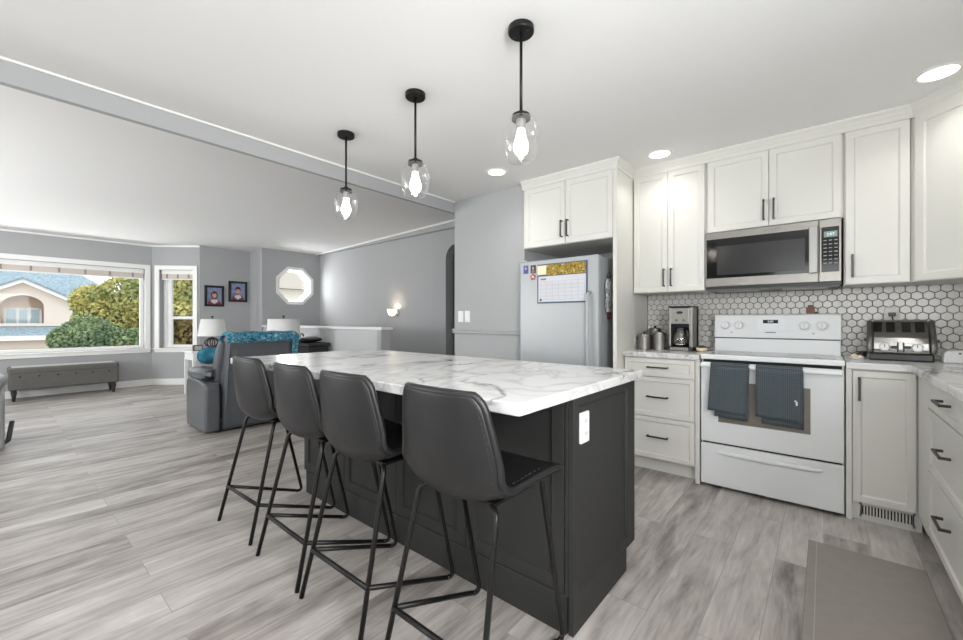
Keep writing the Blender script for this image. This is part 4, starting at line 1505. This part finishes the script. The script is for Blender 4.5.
# tufted bench under the bay window
BF = mat('grey_bench_fabric', (96, 95, 92), 0.9, bump=0.2, bscale=250, var=0.05, vscale=20)
e = thing('upholstered_bench', 'long grey tufted bench with dark legs under the bay window', 'bench', (-8.95, 0.70, 0))
MB().box(-0.18, 0.20, -0.585, 0.585, 0.16, 0.40).build('base', BF, e, bevel=0.02, seg=3)
MB().box(-0.185, 0.205, -0.592, 0.592, 0.38, 0.48).build('cushion', BF, e, bevel=0.03, seg=4)
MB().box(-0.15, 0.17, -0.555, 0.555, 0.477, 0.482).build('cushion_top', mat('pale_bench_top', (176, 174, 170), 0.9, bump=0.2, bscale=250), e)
bt = mat('bench_button', (60, 59, 57), 0.9)
for k in range(6):
    MB().sph((0.203, -0.475 + k * 0.19, 0.35), 0.013, 0.4, 1, 1, 10).build('button', bt, e, smooth=True)
for sx in (-0.14, 0.16):
    for sy in (-0.53, 0.53):
        MB().lathe([(0, 0), (0.016, 0), (0.019, 0.05), (0.032, 0.12), (0.024, 0.14), (0.034, 0.155), (0.034, 0.175), (0, 0.175)], (sx, sy, 0), 16).build('leg', mat('dark_turned_wood', (44, 40, 38), 0.4), e, smooth=True)


# recliner seen from behind
def recliner(label, loc, rz, m, lever=False):
    """Local frame: back towards +x, seat facing -x, y across."""
    e = thing('recliner', label, 'armchair', loc, rz)
    for s in (-1, 1):
        y0, y1 = sorted((s * 0.365, s * 0.505))
        mb_ = MB().prism([(-0.37, 0.012), (0.25, 0.012), (0.262, 0.25), (0.255, 0.465), (0.20, 0.505), (0.05, 0.535), (-0.15, 0.548), (-0.32, 0.548), (-0.38, 0.50), (-0.385, 0.3)], y0, y1, 'y')
        mb_.build('arm', m, e, bevel=0.028, seg=4, smooth=False)

        def pad(u, v, s=s):
            x = -0.39 + 0.55 * u
            a = 2 * PI * v
            k = lambda q, p_: math.copysign(abs(q) ** p_, q)
            r_ = max(0.05, math.sin(PI * (0.04 + 0.92 * u)) ** 0.25)
            dip = 1 - 0.16 * math.exp(-((u - 0.5) / 0.05) ** 2)
            return (x, s * 0.425 + 0.098 * r_ * k(math.cos(a), 0.6), 0.580 + 0.070 * r_ * dip * k(math.sin(a), 0.7) + 0.02 * u)
        MB().grid(pad, 24, 20).build('arm_pad', m, e, smooth=True)

    def back(u, v):
        # u round the section, v up the back
        z = 0.02 + 0.985 * v
        a = 2 * PI * u
        k = lambda q, p_: math.copysign(abs(q) ** p_, q)
        th = 0.10 + 0.03 * math.sin(PI * v) ** 0.6
        rear = 0.262 + 0.155 * v ** 1.2
        hw = 0.345 - 0.008 * v
        end = 1 if v < 0.95 else 1 - ((v - 0.95) / 0.05) ** 2 * 0.3
        fold = 0.012 * max(0, 1 - v / 0.5) * math.sin(8 * math.sin(a) + 10 * v) * (1 if math.cos(a) > 0 else 0)
        return (rear - th + th * end * k(math.cos(a), 0.3) + fold, hw * (0.94 + 0.06 * end) * k(math.sin(a), 0.28), z)
    mb_ = MB().grid(back, 48, 30, True)
    bmesh.ops.holes_fill(mb_.bm, edges=[x for x in mb_.bm.edges if x.is_boundary], sides=0)
    bk = mb_.build('backrest', m, e, smooth=True)
    for s in (-1, 1):
        MB().tube([(0.262 + 0.155 * v ** 1.2 - 0.008, s * 0.322, 0.02 + 0.985 * v) for v in [i / 20 for i in range(20)]], 0.008, 8).build('back_seam', m, bk, smooth=True)
        wg = MB().prism([(-0.02, 0.50), (0.16, 0.50), (0.30, 0.93), (0.24, 0.95), (0.14, 0.86), (0.06, 0.72)], *sorted((s * 0.30, s * 0.385)), 'y')
        wg.build('back_wing', m, bk, bevel=0.03, seg=3)
    MB().box(-0.36, 0.12, -0.36, 0.36, 0.16, 0.46).build('seat', m, e, bevel=0.05, seg=4)
    MB().box(-0.42, -0.32, -0.35, 0.35, 0.12, 0.44).build('footrest', m, e, bevel=0.04, seg=4)
    MB().box(-0.34, 0.22, -0.40, 0.40, 0.0, 0.14).build('base', RUBBER, e)
    if lever:
        MB().tube([(0.225, 0.50, 0.07), (0.19, 0.525, 0.08), (0.05, 0.55, 0.22)], 0.018, 10).build('lever', mat('dark_lever', (52, 52, 54), 0.4), e, smooth=True)
    return e


recliner('blue-grey leather recliner seen from behind, a teal throw over its top', (-5.02, 1.86, 0), 0, SOFAL)
recliner('light grey leather recliner cut off by the left picture edge', (-5.80, -0.45, 0), 0, SOFAG, True)

# throw over the top of the recliner back
TEAL = speckle_material('teal_knitted_throw', [(18, 48, 70), (32, 94, 124), (88, 154, 176), (22, 68, 94), (150, 196, 204), (26, 80, 108)], 24, 0.95, (1, 1, 1.5))
e = thing('throw_blanket', 'teal patterned throw draped over the back of the blue-grey recliner', 'blanket', (-5.02, 1.86, 0))


def throw(u, v):
    # v across the back (front to rear), u along its width
    y = -0.362 + 0.725 * u
    edge = max(0, abs(2 * u - 1) - 0.9) / 0.1
    p = [(0.20, 0.86), (0.205, 0.945), (0.225, 1.005), (0.30, 1.030), (0.39, 1.025), (0.43, 1.005), (0.438, 0.97), (0.432, 0.94 - 0.012 * math.sin(13 * u))]
    x, z = catmull(p, v)
    return (x + 0.004 * math.sin(23 * u + 5 * v), y, z + 0.004 * math.sin(19 * u + 3 * v) * math.sin(PI * v) - 0.03 * edge ** 2)


MB().grid(throw, 60, 24).build('cloth', TEAL, e, smooth=True, solid=0.014)


def tail(u, v):
    y = 0.296 + 0.066 * u
    z = 0.985 - 0.20 * v
    return (0.440 - 0.03 * v + 0.005 * math.sin(20 * v + 5 * u), y, z)


MB().grid(tail, 8, 20).build('hanging_corner', TEAL, e, smooth=True, solid=0.012)
fr = MB()
for k in range(46):
    y = -0.355 + 0.70 * k / 45
    fr.tube([(0.436, y, 0.955), (0.444, y + 0.004, 0.94), (0.440, y + 0.002 * (k % 3), 0.923)], 0.004, 5)
fr.build('fringe', TEAL, e)
# teal cushion on the seat
e = thing('cushion', 'teal cushion leaning against the arm of the blue-grey recliner', 'cushion', (-5.36, 1.62, 0.755), R(60))


def cush(u, v):
    a, b = 2 * u - 1, 2 * PI * v
    s = math.sqrt(max(0, 1 - abs(a) ** 3.5))
    return (0.17 * a, 0.16 * s * math.copysign(abs(math.cos(b)) ** 0.6, math.cos(b)), 0.095 * s ** 1.3 * math.copysign(abs(math.sin(b)) ** 1.1, math.sin(b)))


MB().grid(cush, 18, 25).build('cover', speckle_material('teal_cushion_cloth', [(32, 84, 104), (44, 104, 124), (66, 136, 156)], 12), e, smooth=True)

# side table with lamp
e = thing('side_table', 'small white side table with lamp beside the bay window', 'table', (-7.45, 2.12, 0))
MB().box(-0.24, 0.24, -0.24, 0.24, 0.66, 0.69).build('tabletop', WHITE, e, bevel=0.006)
MB().box(-0.215, 0.215, -0.215, 0.215, 0.55, 0.66).build('apron', WHITE, e, bevel=0.003)
for sx in (-1, 1):
    for sy in (-1, 1):
        MB().box(sx * 0.2 - 0.02, sx * 0.2 + 0.02, sy * 0.2 - 0.02, sy * 0.2 + 0.02, 0, 0.56).build('leg', WHITE, e, bevel=0.003)
MB().box(-0.2, 0.2, -0.2, 0.2, 0.16, 0.18).build('shelf', WHITE, e, bevel=0.003)
e = thing('desk_clock', 'small dark framed clock on the white side table', 'clock', (-7.30, 1.98, 0.69), R(100))
MB().box(-0.065, 0.065, -0.02, 0.02, 0, 0.09).build('case', mat('dark_clock_case', (66, 64, 62), 0.5), e, bevel=0.006)
MB().box(-0.05, 0.05, -0.022, -0.019, 0.014, 0.076).build('face', mat('pale_clock_face', (196, 198, 194), 0.4), e)


def table_lamp(label, loc, h0, h1, r0, r1, base_h):
    e = thing('table_lamp', label, 'lamp', loc, 0)
    SH = mat('white_lamp_linen', (226, 226, 224), 0.9, bump=0.1, bscale=300)
    bz_ = h0 - 0.03
    MB().lathe([(0, 0), (0.085, 0), (0.085, 0.015), (0.03, 0.03), (0, 0.03)], seg=28).build('base', mat('dark_lamp_metal', (58, 55, 52), 0.4, 0.5), e, smooth=False)
    cage = MB()
    for k in range(6):
        a = k * PI / 3
        cage.tube([((0.02 + 0.085 * math.sin(PI * t) ** 0.8) * math.cos(a), (0.02 + 0.085 * math.sin(PI * t) ** 0.8) * math.sin(a), 0.03 + (bz_ - 0.03) * t) for t in [i / 10 for i in range(11)]], 0.009, 8)
    cage.build('cage_body', mat('dark_lamp_metal', (58, 55, 52), 0.4, 0.5), e, smooth=True)
    MB().cyl((0, 0, 0.02), (0, 0, h1 + 0.03), 0.007, 12).build('stem', mat('dark_lamp_metal', (58, 55, 52)), e)
    MB().lathe([(r0, h0), (r1, h1), (r1 - 0.004, h1), (r0 - 0.004, h0)], seg=40).lathe([(0, h1 - 0.004), (r1 - 0.004, h1 - 0.004)], seg=40).build('lamp_shade', SH, e, smooth=True)
    MB().sph((0, 0, h1 + 0.035), 0.017).build('finial', mat('dark_lamp_metal', (58, 55, 52)), e, smooth=True)
    return e


table_lamp('white-shaded table lamp with dark cage base on the side table', (-7.52, 2.24, 0.69), 0.215, 0.485, 0.2, 0.155, 0.2)
# console behind the recliner carrying the second lamp
e = thing('side_table', 'dark side table behind the recliner under the second lamp', 'table', (-5.85, 2.62, 0))
MB().box(-0.18, 0.18, -0.18, 0.18, 0.57, 0.60).build('tabletop', mat('dark_table_wood', (62, 58, 56), 0.4), e, bevel=0.005)
for sx in (-1, 1):
    for sy in (-1, 1):
        MB().box(sx * 0.15 - 0.02, sx * 0.15 + 0.02, sy * 0.15 - 0.02, sy * 0.15 + 0.02, 0, 0.57).build('leg', mat('dark_table_wood', (62, 58, 56)), e, bevel=0.003)
table_lamp('white-shaded table lamp rising behind the teal-draped recliner', (-5.85, 2.62, 0.60), 0.29, 0.575, 0.222, 0.203, 0.28)

# dark woven chest with a folded black bag by the pony wall
e = thing('storage_chest', 'dark woven storage chest standing against the pony wall', 'chest', (-6.02, 3.03, 0))
wk = speckle_material('dark_woven_rattan', [(38, 38, 40), (72, 72, 74), (28, 28, 30), (92, 92, 94)], 40, 0.6, (1, 1, 3))
MB().box(-0.40, 0.38, -0.16, 0.16, 0.04, 0.775).build('body', wk, e, bevel=0.01)
MB().box(-0.42, 0.40, -0.18, 0.18, 0.775, 0.825).build('lid', mat('dark_chest_lid', (44, 44, 46), 0.45), e, bevel=0.012, seg=3)
for sx in (-0.35, 0.33):
    for sy in (-0.12, 0.12):
        MB().box(sx - 0.025, sx + 0.025, sy - 0.025, sy + 0.025, 0, 0.04).build('foot', BLACKP, e)
e = thing('folded_bag', 'black folded shoulder bag lying on the dark woven chest', 'bag', (-6.0, 3.02, 0.8255), R(4))


def bag(u, v):
    a, b = 2 * u - 1, 2 * PI * v
    s = max(0, 1 - abs(a) ** 4) ** 0.5
    return (0.30 * a, 0.15 * s * math.copysign(abs(math.cos(b)) ** 0.6, math.cos(b)), 0.046 + 0.036 * s * math.copysign(abs(math.sin(b)) ** 0.8, math.sin(b)) * (1 + 0.25 * math.sin(5 * a)))


MB().grid(bag, 20, 25).build('body', mat('black_bag_leather', (36, 36, 38), 0.4, bump=0.2, bscale=80), e, smooth=True)
MB().tube([(-0.24, 0, 0.06), (-0.22, 0.02, 0.11), (-0.15, 0.03, 0.125), (-0.10, 0.02, 0.10), (-0.08, 0, 0.07)], 0.012, 8).build('strap', mat('black_strap', (30, 30, 30), 0.5), e, smooth=True)

# window shades gathered at the top of the bay windows
SHB = mat('beige_shade_cloth', (206, 198, 190), 0.9)


def shade(label, w, M, n, zt, zb):
    e = thing('window_shade', label, 'window blind')
    e.matrix_world = M
    MB().box(0.0, w, 0.03, 0.085, zt, WZ1 - 0.002).build('headrail', WHITE, e, bevel=0.003)
    st = MB()
    k = 6
    for i in range(k):
        z0 = zb + (zt - zb) * i / k
        st.box(0.004, w - 0.004, 0.034 + 0.003 * (i % 2), 0.08 - 0.003 * (i % 2), z0, z0 + (zt - zb) / k * 0.9)
    st.box(0.004, w - 0.004, 0.04, 0.075, zb, zt)
    st.build('gathered_cloth', SHB, e)
    for i in range(n):
        x = w * (i + 0.5) / n
        MB().box(x - 0.012, x + 0.012, 0.028, 0.036, zb + 0.01, zt).build('ladder_tape', mat('taupe_tape', (150, 142, 136), 0.9), e)
    MB().box(0.004, w - 0.004, 0.034, 0.082, zb - 0.014, zb).build('bottom_rail', WHITE, e, bevel=0.002)


shade('gathered beige blind at the top of the large bay window', 3.28, M1 @ Matrix.Translation((0.01, 0, 0)), 11, 1.985, 1.90)
shade('gathered beige blind at the top of the narrow angled window', s1 - s0 - 0.02, M2 @ Matrix.Translation((s0 + 0.01, 0, 0)), 3, 1.985, 1.90)

# ------------------------------------------------------------------ outdoors
GZ = -2.6
struct('ground', MB().box(-120, -9.7, -70, 90, GZ - 0.2, GZ), speckle_material('pale_driveway', [(150, 146, 138), (172, 168, 160), (128, 138, 108)], 0.6))
SHING = speckle_material('blue_grey_shingles', [(132, 150, 160), (158, 174, 182), (118, 138, 148), (146, 162, 172)], 7, 0.9, (1, 1, 3))
STUC = mat('cream_stucco', (222, 210, 200), 0.95, bump=0.1, bscale=20)
FASC = mat('white_fascia', (240, 238, 236), 0.6)
e = thing('house', 'cream house with blue roof and arched window across the street', 'house', (-40, 0, 0))
gy, gw = 1.15, 2.3
hx = 0.0
# gable block
mb = MB().holed([(gy - gw, 0.75), (gy + gw, 0.75), (gy + gw, 2.3), (gy, 3.6), (gy - gw, 2.3)],
                [[(gy - 0.95, 0.95), (gy + 0.95, 0.95)] + [(gy + 0.95 * math.cos(k * PI / 12), 2.05 + 0.72 * math.sin(k * PI / 12)) for k in range(13)]], -0.3, 0.0, lambda a, b, h: (h, a, b))
mb.build('gable_wall', STUC, e)
MB().box(-1.3, -1.2, gy - 1.2, gy + 1.2, 0.7, 3.0).box(-1.3, -0.25, gy - 1.2, gy - 1.02, 0.7, 2.9).box(-1.3, -0.25, gy + 1.02, gy + 1.2, 0.7, 2.9).box(-1.3, -0.25, gy - 1.2, gy + 1.2, 2.78, 2.95).build('recess', mat('tan_recess_stucco', (206, 186, 168), 0.95), e)
wn = MB().box(-1.21, -1.12, gy - 0.75, gy + 0.85, 0.8, 1.95).build('window', mat('pale_blue_window', (176, 200, 208), 0.2), e)
wf = MB()
for y in (-0.75, -0.2, 0.3, 0.85):
    wf.box(-1.13, -1.08, gy + y - 0.05, gy + y + 0.05, 0.8, 1.95)
wf.box(-1.13, -1.08, gy - 0.75, gy + 0.85, 1.87, 1.97)
wf.build('window_frame', FASC, wn)
for s in (-1, 1):
    mb = MB()
    mb.prism([(gy, 3.85), (gy, 3.60), (gy + s * (gw + 0.35), 2.12), (gy + s * (gw + 0.35), 2.37)], -0.4, 0.4, 'x')
    mb.build('gable_fascia', FASC, e)
    mb = MB()
    mb.prism([(gy, 3.95), (gy, 3.83), (gy + s * (gw + 0.45), 2.30), (gy + s * (gw + 0.45), 2.42)], -7, 0.5, 'x')
    mb.build('gable_roof', SHING, e)
# main hip roof behind and wall to the right
mb = MB()
V = [(-1.5, -9, 2.35), (-1.5, 7.2, 2.35), (-12, 7.2, 2.35), (-12, -9, 2.35), (-6.5, -5, 5.6), (-6.5, 3.4, 5.6)]
vv = [mb.bm.verts.new(p) for p in V]
for f in ((0, 1, 5, 4), (1, 2, 5), (2, 3, 4, 5), (3, 0, 4), (0, 3, 2, 1)):
    mb.bm.faces.new([vv[i] for i in f])
mb.build('main_roof', SHING, e)
MB().box(-1.62, -1.42, -9, 7.3, 2.18, 2.40).build('eave', FASC, e)
MB().box(-11.5, -1.8, -8.6, 6.8, GZ, 2.35).build('wall', mat('tan_stucco', (196, 178, 166), 0.95), e)
# lower roof band and garage
mb = MB()
mb.prism([(-0.4, 0.85), (1.6, 0.15), (1.6, 0.0), (-0.4, 0.0)], -9, gy + gw + 1.6, 'y')
mb.build('lower_roof', SHING, e)
MB().box(1.45, 1.72, -9, gy + gw + 1.7, -0.12, 0.16).build('gutter', FASC, e)
MB().box(-1.8, 1.2, -9, gy + gw + 1.4, GZ, 0.0).build('garage_wall', STUC, e)
gd = MB().box(1.2, 1.27, -0.55, 4.6, GZ, -0.62).build('garage_door', mat('cream_garage_door', (204, 196, 182), 0.7), e)
gl = MB()
for k in range(3):
    gl.box(1.27, 1.275, -0.55, 4.6, GZ + 0.4 + k * 0.42, GZ + 0.42 + k * 0.42)
gl.build('panel_groove', mat('groove_tan', (170, 160, 148), 0.8), gd)
# pale neighbour house seen through the octagon window
e = thing('house', 'pale siding house close by, seen through the octagonal window', 'house', (-22, 9.5, 0))
MB().box(-8, 0, -4.4, 6, GZ, 2.9).build('wall', mat('white_siding', (236, 232, 222), 0.8), e)
mb = MB()
mb.prism([(-9, 2.8), (0.7, 2.8), (-4, 5.6)], -4.9, 6.5, 'y')
mb.build('roof', mat('grey_shingle', (168, 162, 152), 0.9), e)
MB().box(0, 0.05, 0.2, 1.5, 0.6, 1.9).build('window', BLACKG, e)


def tree(label, loc, h, crown_, n, m, size, seed):
    rnd = random.Random(seed)
    e = thing('tree', label, 'tree', loc)
    tr = MB()
    tr.tube([(0, 0, 0), (0.05, 0.02, h * 0.35), (-0.03, 0.05, h * 0.6), (0, 0, h * 0.85)], 0.09 * h / 4, 8)
    for k in range(7):
        a = k * 2.4
        z = h * (0.35 + 0.07 * k)
        q = crown_[0][3] * 0.55
        tr.tube([(0, 0, z * 0.9), (0.4 * q * math.cos(a), 0.4 * q * math.sin(a), z * 0.9 + 0.25), (q * math.cos(a), q * math.sin(a), z * 0.9 + 0.4)], 0.03, 6)
    tr.build('trunk', mat('bark', (92, 82, 72), 0.95), e)
    lf = MB()
    bmv = lf.bm
    for i in range(n):
        cx, cy, cz, rx, ry, rz_ = crown_[rnd.randrange(len(crown_))]
        while True:
            p = Vector((rnd.uniform(-1, 1), rnd.uniform(-1, 1), rnd.uniform(-1, 1)))
            if p.length < 1:
                break
        if p.length > 0.05:
            p = p * (p.length ** -0.55)
        c_ = Vector((cx + p.x * rx, cy + p.y * ry, cz + p.z * rz_))
        a = Vector((rnd.gauss(0, 1), rnd.gauss(0, 1), rnd.gauss(0, 1))).normalized()
        b = a.cross(Vector((rnd.gauss(0, 1), rnd.gauss(0, 1), rnd.gauss(0, 1)))).normalized()
        s = size * rnd.uniform(0.6, 1.3)
        bmv.faces.new([bmv.verts.new(c_ + a * s), bmv.verts.new(c_ + b * s * 0.6), bmv.verts.new(c_ - a * s), bmv.verts.new(c_ - b * s * 0.6)])
    f = lf.build('foliage', m, e)
    f['kind'] = 'stuff'
    return e


YEL = speckle_material('yellow_green_leaves', [(132, 144, 98), (160, 166, 110), (198, 190, 122), (146, 158, 106), (210, 200, 140)], 0.9, 0.8)
GRN = speckle_material('green_leaves', [(96, 116, 90), (118, 138, 104), (140, 156, 116), (106, 128, 96)], 1.4, 0.8)
tree('yellow-green tree outside the right part of the bay window', (-19.0, 2.75, GZ), 5.4,
     [(0, 0, 3.6, 0.9, 1.0, 1.1), (0.1, 0.30, 4.5, 0.8, 0.85, 0.9), (-0.1, -0.6, 4.4, 0.7, 0.6, 0.55), (0.1, 0.4, 3.0, 0.8, 0.9, 0.9), (0, -0.5, 3.5, 0.8, 0.7, 0.8), (0, 0.55, 4.0, 0.8, 0.6, 1.2)], 12000, YEL, 0.075, 3)
tree('darker green bushy tree below the yellow-green one', (-14.6, 1.55, GZ), 3.9,
     [(0, 0, 3.35, 0.6, 0.6, 0.5), (0, -0.4, 3.25, 0.5, 0.35, 0.35), (0, 0.5, 3.2, 0.5, 0.5, 0.4), (0.1, 0.95, 3.15, 0.4, 0.4, 0.38)], 9000, GRN, 0.045, 5)
tree('green tree outside the narrow angled window', (-18.0, 4.75, GZ), 6.2,
     [(0, 0, 4.6, 0.7, 0.75, 0.9), (0.2, 0.3, 3.7, 0.7, 0.6, 0.9), (0, -0.35, 3.9, 0.7, 0.5, 1.0), (0, 0.0, 5.2, 0.6, 0.6, 0.6)], 8000, YEL, 0.09, 8)
e = thing('hedge', 'clipped brownish hedge below the tree at the narrow window', 'hedge', (-15.6, 3.72, GZ))
rnd = random.Random(12)
lf = MB()
for i in range(6000):
    p = Vector((rnd.uniform(-0.5, 0.5), rnd.uniform(-0.6, 0.75), rnd.uniform(0, 3.75)))
    a = Vector((rnd.gauss(0, 1), rnd.gauss(0, 1), rnd.gauss(0, 1))).normalized()
    b = a.cross(Vector((rnd.gauss(0, 1), rnd.gauss(0, 1), rnd.gauss(0, 1)))).normalized()
    lf.bm.faces.new([lf.bm.verts.new(p + q) for q in (a * .09, b * .06, -a * .09, -b * .06)])
f = lf.build('foliage', speckle_material('hedge_leaves', [(92, 84, 54), (120, 104, 66), (78, 88, 54)], 2), e)
f['kind'] = 'stuff'
